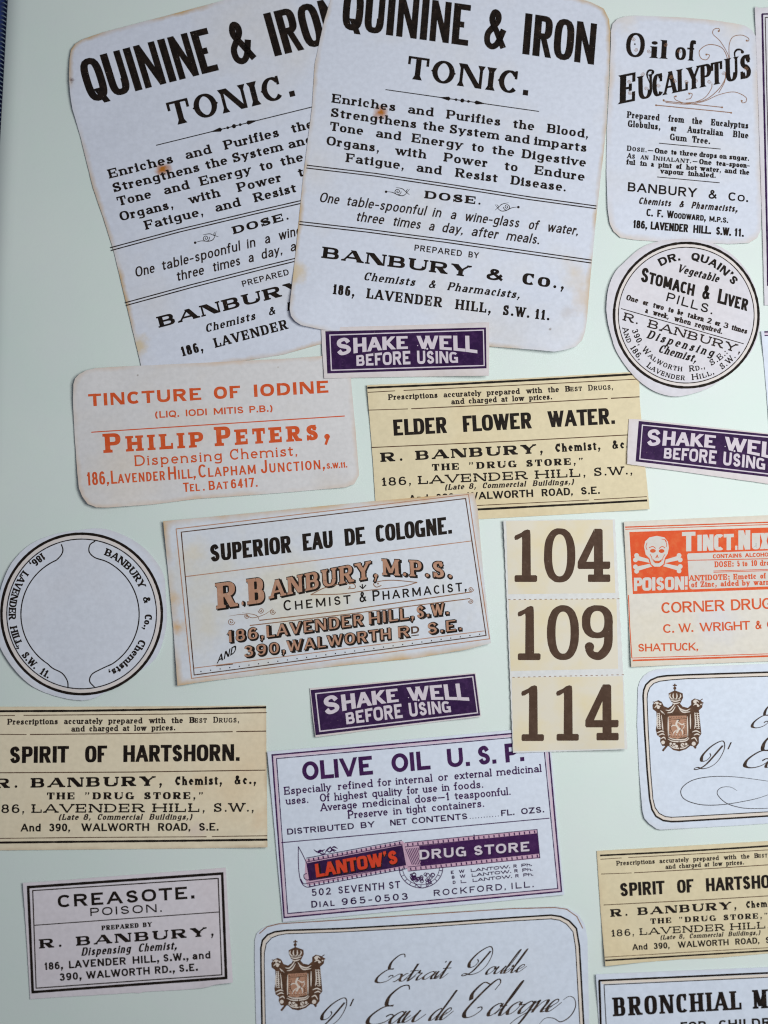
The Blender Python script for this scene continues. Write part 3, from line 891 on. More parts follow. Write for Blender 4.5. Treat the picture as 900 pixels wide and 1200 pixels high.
# ------------------------------------------------------------------ artwork: tonic label (measured on the right-hand one)
def tonic_art():
    a = Art(); a.V(0, 0, 1); a.lean = .10
    hv = FT['heavy']
    a.text('heading', hv, 47.5, (400, 34.0, 696, 75.8), [('QUINI', 400, 500), ('NE', 503, 548.3), ('&', 566, 594), ('IRON', 612, 696)], lean=.08, bow=-1.2)
    a.text('heading', 'latin', 26, (472, 91.0, 621, 112.2), [('TONIC.', 474, 621)], lean=.11)
    a.part('rule', 'black')
    a.rule([(451.7, 105), (631.7, 130.6)], .75)
    a.part('ornament', 'black')
    u = np.array([180, 25.6]) / 181.8; n = np.array([-u[1], u[0]])
    for c, s in (((523, 115.2), 1), ((561, 120.5), -1)):
        c = np.array(c)
        a.add([np.array([[c - u * 9 * s, c - u * 9 * s, c + u * 3 * s + n * 2.4, c + u * 3 * s - n * 2.4], [c + u * 3 * s + n * 2.4, c + u * 5.5 * s, c + u * 5.5 * s, c + u * 3 * s - n * 2.4]])])
    for x, r in ((534.5, 1.6), (541.8, 2.4), (549, 1.6)): a.ball((x, 105 + (x - 451.7) * .1424), r)
    L = a.text
    c = 'clar'
    L('text_line', c, 10.0, (389.5, 120, 685, 161.2), [('Enriches', 388.3, 464), ('and', 477, 508), ('Purifies', 522.5, 587), ('the', 600.5, 626.5), ('Blood,', 640.5, 690)])
    L('text_line', c, 10.0, (386.5, 136.2, 687.5, 178), [('Strengthens', 386.5, 488.5), ('the', 495, 521), ('System', 525.8, 585), ('and', 590.5, 620.5), ('imparts', 625.5, 688)])
    L('text_line', c, 10.0, (385.5, 152.5, 687, 195.5), [('Tone', 385.5, 426), ('and', 439.5, 470), ('Energy', 482, 542.5), ('to', 552, 567.5), ('the', 576, 603), ('Digestive', 611, 687)])
    L('text_line', c, 10.0, (382, 169.5, 685, 212), [('Organs,', 381.5, 445), ('with', 462.5, 499.5), ('Power', 519.5, 572), ('to', 590.5, 607), ('Endure', 626, 685.5)])
    L('text_line', c, 10.0, (405, 189.5, 663.8, 224.5), [('Fatigue,', 404.8, 474), ('and', 487, 517.5), ('Resist', 533, 583.5), ('Disease.', 598, 663.8)])
    a.part('rule', 'soft')
    a.rule([(359.5, 193.6), (440, 203.2), (530, 216.5), (620, 230.6), (699, 241.4)], 1.0, .2); a.rule([(359, 196.9), (440, 206.4), (530, 219.7), (620, 233.8), (698.6, 244.5)], 1.0, .2)
    L('text_line', FT['wide'].but(W=.36, wf=1.05, gap=.26), 8.5, (497, 232, 564.5, 240), [('DOSE.', 497, 564.5)])
    for dx, dy, sg in ((466, 224.5, 1), (594, 242.5, -1)):
        a.part('ornament', 'soft'); scroll(a, (dx, dy), 4.2, sg, .8)
        a.curve([(dx + 14 * sg, dy - 3), (dx + 8 * sg, dy + 4), (dx + 2 * sg, dy + 4.5), (dx - 6 * sg, dy + 1), (dx - 13 * sg, dy - 0)], 1.0, True)
        a.curve([(dx + 14 * sg, dy + 4), (dx + 10 * sg, dy), (dx + 12 * sg, dy - 3)], .9, True); a.curve([(dx - 2 * sg, dy - 5), (dx + 6 * sg, dy - 3), (dx + 10 * sg, dy + 1)], .9, True)
        a.ball((dx - 13.5 * sg, dy + .2), 1.5)
    o = 'oblique'
    L('text_line', o, 11.2, (377.5, 236.8, 672.5, 275), [('One', 373.8, 396.5), ('table-spoonful', 405.8, 498), ('in', 506.3, 516), ('a', 527.5, 533.5), ('wine-glass', 543.8, 607.5), ('of', 618.8, 630), ('water,', 640.5, 677)], ink='soft')
    L('text_line', o, 11.2, (417.5, 258.8, 632, 286.2), [('three', 417, 449), ('times', 460, 492), ('a', 502, 508), ('day,', 517.5, 542), ('after', 552, 583), ('meals.', 593, 631.5)], ink='soft')
    a.part('rule', 'soft')
    a.rule([(351, 259.6), (430, 268.6), (520, 280.3), (610, 293.0), (693.4, 304.8)], 1.0, .2); a.rule([(350.7, 263), (430, 272), (520, 283.7), (610, 296.4), (693, 308.2)], 1.0, .2)
    L('text_line', 'sans', 6.6, (485, 293.3, 560.8, 302.7), [('PREPARED', 485.5, 541), ('BY', 548.8, 561)], ink='soft')
    L('text_line', 'wide', 12.8, (377.5, 302, 640, 336.2), [('BANBURY', 376.5, 552), ('&', 568, 592.5), ('Co.,', 610, 663)], lean=.12)
    L('text_line', 'italic', 9.2, (426.3, 328, 610, 350), [('Chemists', 425.5, 486), ('&', 501.3, 510.5), ('Pharmacists,', 523.8, 609)])
    L('text_line', 'slab', 11.2, (389.5, 344.3, 644.5, 375.5), [('186,', 389, 416), ('LAVENDER', 429, 518), ('HILL,', 533, 575.8), ('S.W.', 588.3, 621), ('11.', 626, 644.5)])
    return a

def shake_art():
    a = Art(); a.V(370, 370, 4.286)
    a.part('printed_panel', 'purple', 0)
    a.poly([(48, 78), (450, 69), (855, 59), (858, 264), (450, 277), (58, 290)])
    a.box([(71, 97), (842, 72), (846, 250), (79, 274)], 4.6, 'border', 'white', .3)
    sh = FT['shake']; m0 = -.0185
    a.text('heading', sh, 90, (105, 203, 812, 188), [('S', 105, 180)], ink='white', bow=-30, hm=-.30, lean=-.03)
    a.text('heading', sh, 86, (105, 203, 812, 188), [('HAKE', 190, 463), ('WELL', 508, 812)], ink='white', bow=-30, hm=-.27, lean=-.03)
    a.text('text_line', 'shakec', 50, (205, 251, 715, 235), [('BEFORE', 205, 476), ('USING', 510, 715)], ink='white', hm=.30, lean=-.03)
    a.part('ornament', 'white'); a.ball((560, 166), 5); a.ball((548, 166), 3); a.ball((512, 150), 2.5)
    return a

def drug_store_art(title):
    """the cream label that three sheets share; measured on the one with elder flower water"""
    a = Art(); a.V(0, 0, 1); a.lean = -.06
    a.part('rule', 'black'); a.rule([(430.5, 454.4), (530, 450.3), (640, 444.6), (748, 438.2)], 2.1, .25)
    a.part('rule', 'rust'); a.rule([(431, 459.8), (463, 458)], .6, .3); a.rule([(473, 457.5), (640, 449.8), (749, 444.2)], .7, .3)
    a.text('text_line', 'typew', 6.3, (455.6, 468.6, 719, 456.2), [('Prescriptions', 455, 513.4), ('accurately', 519.4, 564.4), ('prepared', 570.4, 609.4), ('with', 616.4, 635.6), ('the', 642, 655.6), ('B', 662.4, 669)], ink='soft')
    a.text('text_line', 'romansc', 6.3, (455.6, 468.6, 719, 456.2), [('Best', 662.4, 682.6), ('Drugs,', 689.4, 719)], ink='soft')
    a.parts[-2]['quads'] += a.parts[-1]['quads']; a.parts.pop()
    a.text('text_line', 'typew', 6.3, (528.4, 473.8, 647.6, 467.8), [('and', 528.4, 544.4), ('charged', 549, 582.4), ('at', 587, 595.6), ('low', 600.4, 614.8), ('prices.', 620, 647.6)], ink='soft')
    a.part('rule', 'rust'); a.rule([(432, 480.6), (478, 479.2)], .6, .3); a.rule([(482, 479), (600, 473.4), (712, 467)], .8, .3); a.rule([(716, 466.8), (749.5, 465)], .9, .3)
    a.text('title', FT['gothic'].but(W=.225), 18.4, *title)
    a.part('rule', 'rust'); a.rule([(435.6, 524.4), (600, 517), (751.5, 508.8)], .8, .25)
    a.text('text_line', 'fatwide', 10.4, (446, 541.2, 627, 531.2), [('R.', 446, 473.6), ('BANBURY,', 487, 638)])
    a.text('text_line', 'black', 9.6, (650, 529.8, 742, 524.6), [('Chemist,', 650, 704.5), ('&c.,', 717, 743)])
    a.text('text_line', 'fat', 7.4, (506, 551.5, 684, 543.8), [('THE', 506, 538.4), ('^DRUG', 549, 605.6), ('STORE,"', 616.4, 684.4)])
    a.text('text_line', 'tusc', 9.4, (447, 569.4, 742, 555.6), [('186,', 446.4, 483), ('LAVENDER', 490, 619), ('HILL,', 627, 687.4), ('S.W.,', 695, 742.4)])
    a.text('text_line', 'italic', 6.2, (522, 574.0, 672, 567.4), [('(Late', 521, 544), ('8,', 549, 558), ('Commercial', 565, 616), ('Buildings,)', 624, 672.4)], ink='soft')
    a.text('text_line', FT['sansm'].but(W=.19, H=.14), 8.3, (480, 588.8, 703, 578.4), [('And', 479, 502), ('390,', 511.5, 535.5), ('WALWORTH', 548, 625), ('ROAD,', 635, 671.4), ('S.E.', 681, 703)])
    a.part('rule', 'rust'); a.rule([(437, 598.8), (558, 592.4), (690, 586)], .6, .5); a.rule([(696, 585.5), (758, 582)], .6, .3)
    a.part('rule', 'black'); a.rule([(438, 603.5), (560, 597), (660, 591.8), (758.5, 586.4)], 2.1, .25)
    return a
PTS_E = [(430.5, 454.4), (748, 438.3), (438, 603.4), (758, 586.4)]

def cologne_crest(a):
    """coat of arms printed in brown, measured ten times enlarged"""
    a.V(750, 790, 10)
    a.part('crest', 'rust', 1)
    a.poly([(190, 440), (150, 410), (145, 360), (175, 320), (215, 305), (255, 325), (280, 375), (330, 395), (370, 370), (390, 335), (365, 320), (340, 270), (335, 225), (375, 205), (410, 190), (450, 205), (500, 225), (505, 275), (485, 320),
            (470, 345), (500, 380), (560, 395), (600, 360), (600, 310), (640, 285), (690, 300), (735, 340), (730, 390), (690, 425), (705, 560), (720, 700), (690, 740), (690, 810), (660, 850), (590, 840), (540, 880), (460, 905), (390, 890), (340, 845),
            (260, 840), (235, 790), (240, 745), (200, 715), (185, 650), (200, 560)])
    a.part('crest_crown', 'rust', 1, 'crest')
    a.curve([(408, 200), (408, 112)], 12); a.curve([(385, 132), (432, 132)], 12); a.ball((408, 165), 18); a.ball((408, 120), 9)
    a.curve([(655, 870), (600, 800)], 22); a.curve([(265, 900), (330, 820)], 22); a.curve([(680, 300), (745, 340)], 9); a.curve([(150, 325), (200, 335)], 9); a.curve([(690, 320), (735, 290)], 9)
    a.part('crest_shield', 'shade', 2, 'crest')
    a.poly([(335, 490), (545, 485), (548, 735), (470, 745), (440, 760), (410, 748), (345, 745)])
    a.part('crest_detail', 'cream', 3, 'crest')
    for p in ([(355, 230), (350, 262), (375, 290)], [(390, 225), (388, 262), (400, 292)], [(430, 225), (434, 262), (424, 292)], [(470, 232), (476, 262), (455, 292)], [(360, 305), (415, 318), (480, 302)], [(372, 335), (415, 345), (466, 332)],
              [(300, 420), (345, 425), (385, 385), (405, 350)], [(320, 455), (375, 440), (415, 380)], [(440, 365), (480, 410), (540, 428), (590, 405)], [(455, 400), (505, 445), (590, 440)],
              [(205, 470), (200, 560), (205, 640)], [(225, 460), (228, 560), (235, 640)], [(250, 480), (262, 600), (270, 660)], [(195, 690), (250, 668), (285, 680)], [(215, 720), (260, 700), (290, 712)], [(240, 760), (280, 740), (300, 765)],
              [(640, 450), (650, 560), (640, 640)], [(668, 450), (682, 560), (690, 640)], [(610, 680), (660, 665), (710, 690)], [(630, 715), (670, 700), (700, 715)], [(600, 760), (640, 745), (670, 790)],
              [(325, 760), (380, 785), (460, 790), (540, 780), (575, 748)], [(335, 742), (400, 765), (520, 765), (565, 738)], [(345, 830), (385, 860), (450, 870), (520, 862), (570, 830)],
              [(165, 350), (195, 330), (230, 345)], [(170, 395), (200, 370), (240, 380)], [(620, 320), (655, 305), (690, 330)], [(625, 365), (660, 350), (700, 375)], [(240, 425), (290, 475)], [(330, 500), (332, 730)], [(555, 495), (560, 730)], [(590, 470), (592, 640)]):
        a.curve(p, 15, True)
    for c, r in (((215, 390), 17), ((200, 345), 13), ((240, 350), 12), ((645, 325), 20), ((680, 370), 14), ((715, 355), 9), ((270, 800), 22), ((630, 815), 24), ((400, 830), 24), ((430, 845), 16), ((500, 830), 24), ((540, 820), 16), ((360, 815), 14), ((465, 640), 12)): a.ball(c, r)
    for y in range(460, 640, 26): a.ball((655, y), 7)
    for i in range(9):
        y = 455 + i * 22
        a.curve([(196 + i * 2, y), (214 + i * 2, y + 9), (232 + i * 2, y + 2)], 5); a.curve([(668 - i, y), (684, y + 8), (700, y + 2)], 5)
    for i in range(6): a.curve([(345 + i * 38, 700 + (i % 2) * 8), (352 + i * 38, 716)], 6)
    for i in range(7): a.curve([(362 + i * 17, 282), (366 + i * 16, 300)], 5)
    # a plain heraldic beast on the shield
    a.curve([(440, 545), (425, 590), (450, 640), (430, 690)], 20); a.curve([(440, 560), (490, 590), (520, 575)], 14, True); a.curve([(430, 610), (390, 600), (360, 620)], 13, True)
    a.curve([(445, 645), (490, 660), (500, 700)], 15, True); a.curve([(435, 650), (400, 680), (390, 705)], 13, True); a.ball((445, 545), 14); a.curve([(495, 650), (520, 610), (505, 580)], 9, True)
    a.part('crest_detail', 'rust', 4, 'crest')
    a.curve([(340, 525), (440, 528), (545, 520)], 5); a.curve([(375, 560), (360, 640), (390, 700)], 8, True); a.curve([(470, 600), (480, 640), (465, 680)], 8, True); a.curve([(510, 640), (525, 690), (500, 715)], 8, True)
    a.curve([(460, 775), (455, 820), (465, 880)], 9); a.curve([(380, 815), (400, 840), (420, 820)], 6); a.curve([(490, 815), (510, 840), (530, 815)], 6); a.curve([(435, 530), (460, 535), (450, 560)], 8)
    for i in range(10):
        a.curve([(350 + i * 20, 500), (352 + i * 19, 512)], 4); a.curve([(350 + i * 20, 722), (352 + i * 19, 734)], 4)
    for y in range(520, 720, 22): a.curve([(345, y), (362, y + 3)], 4); a.curve([(522, y), (538, y + 3)], 4)
    for p in ([(240, 470), (250, 560), (250, 640)], [(265, 450), (292, 500), (296, 640)], [(622, 460), (608, 560), (612, 640)], [(578, 450), (572, 560), (578, 650)], [(300, 650), (318, 700), (312, 760)], [(596, 660), (584, 710), (590, 750)]): a.curve(p, 10, True)

def extrait_art():
    """measured on the label cut by the bottom edge of the photograph; runs on below it"""
    a = Art()
    crest = Art(); cologne_crest(crest)
    A0, B0 = np.array([790.5, 801.2]), np.array([345.8, 1101.6])
    S1 = np.array([[5.5, 84.9], [79.6, 44.4]]); S2 = np.array([[4.2, 88.6], [82.8, 42.8]])
    M = S2 @ np.linalg.inv(S1)
    a.extend(crest, lambda p: (p - A0) @ M.T + B0)
    a.V(0, 0, 1)
    outer = [(305.8, 1130), (305.7, 1111), (307.5, 1102), (313.5, 1095.5), (322, 1092), (335.5, 1090.3), (400, 1088.2), (480, 1083.8), (602, 1075.2), (646, 1072.4), (657, 1074), (667, 1079), (675.5, 1088), (679, 1109), (684, 1200), (688, 1235), (684, 1245), (672, 1250.5), (500, 1259), (335, 1268), (320, 1262), (311, 1248), (307, 1200), (305.8, 1130)]
    inner = [(309.7, 1130), (309.8, 1117), (312, 1106), (318.5, 1099), (326, 1096), (335.5, 1094.3), (400, 1092.2), (480, 1087.8), (602, 1079.2), (646, 1076.8), (656, 1078.5), (664, 1083), (671.5, 1092), (674.5, 1110), (679.5, 1200), (683.5, 1233), (680, 1241), (670, 1246), (500, 1255), (337, 1263.6), (324, 1258.5), (315, 1246), (311, 1200), (309.7, 1130)]
    mid = [tuple((np.array(p) + np.array(q)) / 2) for p, q in zip(outer, inner)]
    a.part('border', 'cream', 0); a.rule(mid, 3.6)
    a.part('border', 'black', 1); a.rule(outer, 1.7, .2)
    a.part('border', 'soft', 1); a.rule(inner, .7, .3)
    a.part('border', 'tan', 1); a.rule([(304, 1094), (313, 1086), (327, 1082.6), (400, 1078), (500, 1071.2), (600, 1064.8), (650, 1063.5), (664, 1065.5), (676, 1074), (683, 1088)], .8, .4)
    s = FT['script']
    L = lambda w, base, h, ink='sepia': a.text('script_line', s, h, base, w, ink=ink, lean=.09)
    b1 = (442, 1152.2, 622, 1138.0)
    L([('E', 436.5, 458)], b1, 32)
    a.text(None, s.but(xh=.34), 26, b1, [('xtrait', 459, 521)], lean=.09)
    a.text(None, s, 33, b1, [('D', 539, 563)], lean=.09)
    a.text(None, s.but(xh=.34), 26, b1, [('ouble', 567, 612)], lean=.09)
    b2 = (433, 1201.5, 660, 1184.0)
    L([('D', 366, 391)], b2, 35)
    a.text(None, s, 33, b2, [("'", 398, 401)], lean=.09)
    a.text(None, s, 44, b2, [('E', 425, 457)], lean=.09)
    a.text(None, s.but(xh=.40), 34, b2, [('au', 453, 486)], lean=.09)
    a.text(None, s.but(xh=.40), 34, b2, [('de', 500, 524)], lean=.09)
    a.text(None, s, 43, b2, [('C', 536, 562)], lean=.09)
    a.text(None, s.but(xh=.37), 38, b2, [('ologne', 568, 650)], lean=.09)
    a.part('flourish', 'sepia'); a.V(480, 1060, 4.09)
    a.curve([(735, 458), (765, 440), (790, 452), (795, 490), (770, 535), (725, 562), (690, 545), (650, 545), (620, 575)], 5, True)
    return a

def pills_art():
    a = Art(); a.V(700, 270, 4.5); C = (469, 447)
    ring = lambda r, w: [(C[0] + r * math.sin(t), C[1] - r * math.cos(t)) for t in np.linspace(0, 2 * math.pi, 90)]
    a.part('border', 'pale', 0); a.rule(ring(368, 1), 20)
    a.part('border', 'black', 1); a.rule(ring(381, 1), 12, .3)
    a.part('border', 'soft', 1); a.rule(ring(358, 1), 3.4, .5)
    a.arc_text('heading', FT['sansb'].but(W=.24, wf=.95), 40, C, 291, [('DR.', -27.5, -6), ('QUAIN\'S', 5, 57)])
    a.text('text_line', 'italic', 40, (418, 216, 635, 274), [('Vegetable', 418, 638)], lean=.2)
    a.text('heading', FT['gothic'].but(sc=.80, W=.18), 74, (228, 268, 790, 425), [('Stomach', 226, 508), ('&', 550, 592), ('Liver', 632, 790)], lean=.16)
    a.text('text_line', 'sans', 44, (362, 371, 605, 442), [('PILLS.', 362, 605)], lean=.26)
    a.text('text_line', 'clar', 26, (148, 364, 790, 546), [('One', 148, 215), ('or', 236, 268), ('two', 290, 350), ('to', 370, 402), ('be', 418, 452), ('taken', 472, 560), ('2', 575, 602), ('or', 616, 648), ('3', 660, 690), ('times', 704, 790)], ink='soft')
    a.text('text_line', 'clar', 26, (248, 432, 660, 547), [('a', 248, 266), ('week,', 290, 378), ('when', 402, 492), ('required.', 512, 660)], ink='soft')
    a.part('rule', 'soft'); a.rule([(125, 412), (772, 598)], 3, .2)
    a.text('text_line', FT['tusc'].but(W=.17), 40, (132, 472, 740, 645), [('R.', 132, 217), ('BANBURY,', 262, 757)], ink='soft')
    a.text('text_line', FT['italic'].but(gap=.34), 42, (258, 566, 610, 668), [('Dispensing', 258, 608)])
    a.text('text_line', 'italic', 40, (318, 640, 520, 697), [('Chemist,', 318, 520)])
    a.arc_text('text_line', 'romansc', 30, C, 297, [('390,', -75, -57), ('Walworth', -53, -4), ('Rd.,', 3, 20), ('S.E.:', 26, 48)], inside=True)
    a.arc_text('text_line', 'romansc', 30, C, 343, [('And', -79, -64), ('186,', -60, -46), ('Lavender', -38, -1), ('Hill,', 5, 26), ('S.W.', 33, 50)], inside=True)
    return a

def round_art():
    a = Art(); a.V(0, 600, 4.286); C = (410, 512)
    ring = lambda r, a0, a1, c=C: [(c[0] + r * math.sin(math.radians(t)), c[1] - r * math.cos(math.radians(t))) for t in np.linspace(a0, a1, max(8, int(abs(a1 - a0) / 4)))]
    a.part('border', 'pale', 0); a.rule(ring(389, 0, 360), 18)
    a.part('border', 'black', 1); a.rule(ring(403, 0, 360), 12, .2)
    a.part('border', 'soft', 1); a.rule(ring(376, 0, 360), 4.2, .3)
    c2 = (402, 514)
    a.part('border', 'black', 1)
    R = ring(297, 29, 147, c2)
    a.rule(list(map(tuple, catmull([(478, 146), (452, 165), (448, 200), (475, 228), (520, 243), R[0]], 6)))[:-1] + R + list(map(tuple, catmull([R[-1], (505, 790), (462, 815), (450, 850), (475, 880)], 6)))[1:], 4.6, .2)
    Lr = ring(297, 213, 333, c2)
    a.rule(list(map(tuple, catmull([(342, 885), (338, 848), (312, 810), (265, 785), Lr[0]], 6)))[:-1] + Lr + list(map(tuple, catmull([Lr[-1], (285, 240), (308, 215), (316, 190), (308, 162)], 6)))[1:], 4.6, .2)
    f = FT['slab'].but(wf=.75, W=.22, H=.11, gap=.14, n=2.3)
    a.arc_text('text_line', f, 35, C, 318, [('BANBURY', 20.5, 67), ('&', 74.5, 81.5), ('Co.,', 90, 104.5), ('Chemists,', 113, 155.5)])
    a.arc_text('text_line', f, 35, C, 366, [('186,', -147.5, -133.5), ('LAVENDER', -127, -85), ('HILL,', -80, -60.5), ('S.W.', -56, -40), ('11.', -36, -27)], inside=True)
    return a

def eucalyptus_art():
    a = Art(); a.V(700, 0, 4.5); a.lean = .06
    e = FT['eucal']
    a.text('heading', e.but(W=.17), 126, (145, 297, 522, 322), [('O', 140, 255)])
    a.text(None, e.but(W=.18), 96, (145, 295, 522, 320), [('i', 278, 318), ('l', 330, 368)])
    a.text(None, e.but(W=.19), 106, (145, 296, 522, 321), [('of', 402, 524)])
    B = (115, 548, 815, 406)
    a.text('heading', e.but(W=.21), 150, B, [('E', 108, 208)], lean=.02)
    a.text(None, e, 122, B, [('U', 210, 298)], lean=-.02); a.text(None, e, 116, B, [('CALYPT', 284, 668)], lean=-.02)
    a.text(None, e, 122, B, [('U', 670, 748), ('S', 746, 820)], lean=-.02)
    a.curve([(277, 440), (262, 395), (272, 372), (295, 374), (296, 388)], 11, True); a.ball((292, 384), 8)
    a.curve([(730, 320), (724, 280), (738, 262), (760, 264), (768, 276)], 11, True); a.ball((765, 274), 9)
    a.part('flourish', 'tan')
    for p, w in (([(440, 545), (560, 530), (640, 470), (680, 400), (690, 330), (660, 255), (590, 235), (540, 265), (545, 305), (575, 315), (592, 292), (572, 284)], 3.4), ([(692, 330), (690, 290), (650, 220), (610, 180), (615, 155), (640, 150), (645, 165)], 3),
                 ([(697, 320), (695, 240), (715, 195), (760, 185), (795, 200), (798, 215), (785, 217)], 3), ([(360, 540), (470, 550), (560, 535), (640, 500), (720, 485), (780, 510), (785, 535), (765, 542), (757, 526)], 3),
                 ([(605, 440), (600, 470), (560, 520), (480, 545), (420, 530), (405, 512), (418, 505)], 3), ([(480, 490), (500, 495), (492, 518), (468, 524)], 3), ([(640, 490), (672, 430), (676, 380)], 3)):
        a.curve(p, w)
    for p in ((575, 288), (640, 164), (788, 214), (762, 532), (414, 508), (485, 494), (350, 528), (310, 555), (658, 566), (706, 595)): a.ball(p, 5)
    for c, s in (((190, 205), 1), ((205, 262), -1), ((272, 270), 1), ((362, 235), -1), ((432, 270), 1), ((168, 430), 1), ((172, 490), 1), ((240, 390), -1), ((258, 465), 1), ((322, 450), 1), ((390, 405), -1), ((408, 425), 1), ((470, 430), 1), ((520, 425), -1), ((590, 430), 1), ((668, 385), -1), ((785, 360), 1)):
        scroll(a, c, 11, s, 2.0)
    a.rule([(345, 532), (660, 566)], 3); a.rule([(305, 554), (708, 594)], 3.4)
    a.part('ornament', 'slate'); a.ball((198, 233), 5)
    a.V(700, 120, 4.5)
    r = FT['roman']; c = FT['clar']; L = a.text
    L('text_line', r.but(W=.19), 33, (155, 80, 798, 138), [('Prepared', 155, 328), ('from', 372, 458), ('the', 497, 555), ('Eucalyptus', 598, 798)])
    L('text_line', r.but(W=.19), 33, (158, 127, 798, 190), [('Globulus,', 158, 335), ('or', 385, 420), ('Australian', 472, 664), ('Blue', 714, 798)])
    L('text_line', r.but(W=.19), 33, (380, 197, 597, 220), [('Gum', 380, 472), ('Tree.', 497, 597)])
    a.part('rule', 'soft'); a.rule([(325, 215), (650, 246)], 3); a.rule([(315, 393), (645, 424)], 3)
    b = (155, 254, 803, 308)
    a.text('text_line', FT['romansc'].but(W=.19, sc=.8), 26, b, [('Dose.', 155, 262)]); a.text(None, c, 26, b, [('~', 264, 297), ('One', 300, 372), ('to', 387, 420), ('three', 432, 528), ('drops', 535, 633), ('on', 641, 683), ('sugar.', 693, 803)])
    b = (155, 293, 805, 346)
    a.text('text_line', FT['romansc'].but(W=.19, sc=.8), 26, b, [('As', 155, 200), ('an', 226, 270), ('Inhalant.', 294, 497)]); a.text(None, c, 26, b, [('~', 500, 530), ('One', 534, 604), ('tea-spoon-', 625, 805)])
    L('text_line', c, 26, (150, 326, 805, 382), [('ful', 150, 200), ('in', 225, 262), ('a', 280, 299), ('pint', 320, 395), ('of', 413, 447), ('hot', 467, 527), ('water,', 540, 655), ('and', 668, 735), ('the', 748, 803)])
    L('text_line', c, 26, (330, 373, 627, 398), [('vapour', 330, 458), ('inhaled.', 478, 627)])
    L('text_line', 'sansm', 46, (160, 467, 795, 525), [('BANBURY', 160, 525), ('&', 585, 632)]); a.text(None, FT['sansm'].but(sc=.8), 42, (160, 467, 795, 525), [('Co.', 690, 795)])
    L('text_line', FT['sansb'].but(slant=.22, W=.17, wf=.6), 34, (217, 534, 738, 578), [('Chemists', 217, 386), ('&', 430, 456), ('Pharmacists,', 495, 738)], ink='soft')
    L('text_line', FT['gothic'].but(sc=.76, W=.17), 37, (258, 598, 690, 635), [('C.', 258, 293), ('F.', 315, 347), ('Woodward,', 365, 572)]); a.text(None, FT['gothic'].but(W=.17), 26, (258, 598, 690, 635), [('M.P.S.', 590, 690)])
    L('text_line', FT['gothic'].but(W=.18), 40, (188, 661, 772, 708), [('186,', 188, 263), ('LAVENDER', 280, 478), ('HILL.', 505, 600), ('S.W.', 625, 705), ('11.', 722, 772)])
    return a

def iodine_art():
    a = Art(); a.V(0, 0, 1); L = a.text; k = 'orange'
    L('heading', FT['sansb'].but(W=.25, H=.19, wf=.82), 14.0, (104, 476, 385, 460), [('TINCTURE', 104, 236), ('OF', 251, 282), ('IODINE', 298, 385)], ink=k)
    L('text_line', 'sansm', 7.4, (182.5, 489.7, 319.5, 482), [('(LIQ.', 182, 210), ('IODI', 218, 242.5), ('MITIS', 250.8, 285.5), ('P.B.)', 292.5, 319.5)], ink=k)
    a.part('rule', k); a.rule([(107, 506.5), (404, 487.5)], .9, .2)
    L('heading', 'philip', 22, (122.5, 530.6, 387, 514.5), [('Philip', 121.5, 241), ('Peters,', 252, 389)], ink=k)
    L('text_line', 'round', 12.2, (160, 546, 348, 533.8), [('Dispensing', 158, 260.5), ('Chemist,', 269.5, 348.8)], ink=k)
    b = (103.3, 568.8, 407, 547.5)
    L('text_line', 'addr', 15, b, [('186,', 102.5, 128), ('Lavender', 130.5, 193.8), ('Hill,', 197.5, 229.5), ('Clapham', 233, 300), ('Junction,', 306, 381)], ink=k); a.text(None, 'sansm', 6, b, [('S.W.11.', 383, 407)])
    L('text_line', FT['addr'].but(sc=.8, W=.15), 10.3, (216, 576.3, 302, 570), [('Tel', 215, 234.5), ('.', 238, 240), ('Bat', 245, 268), ('6417.', 271, 302)], ink=k)
    return a

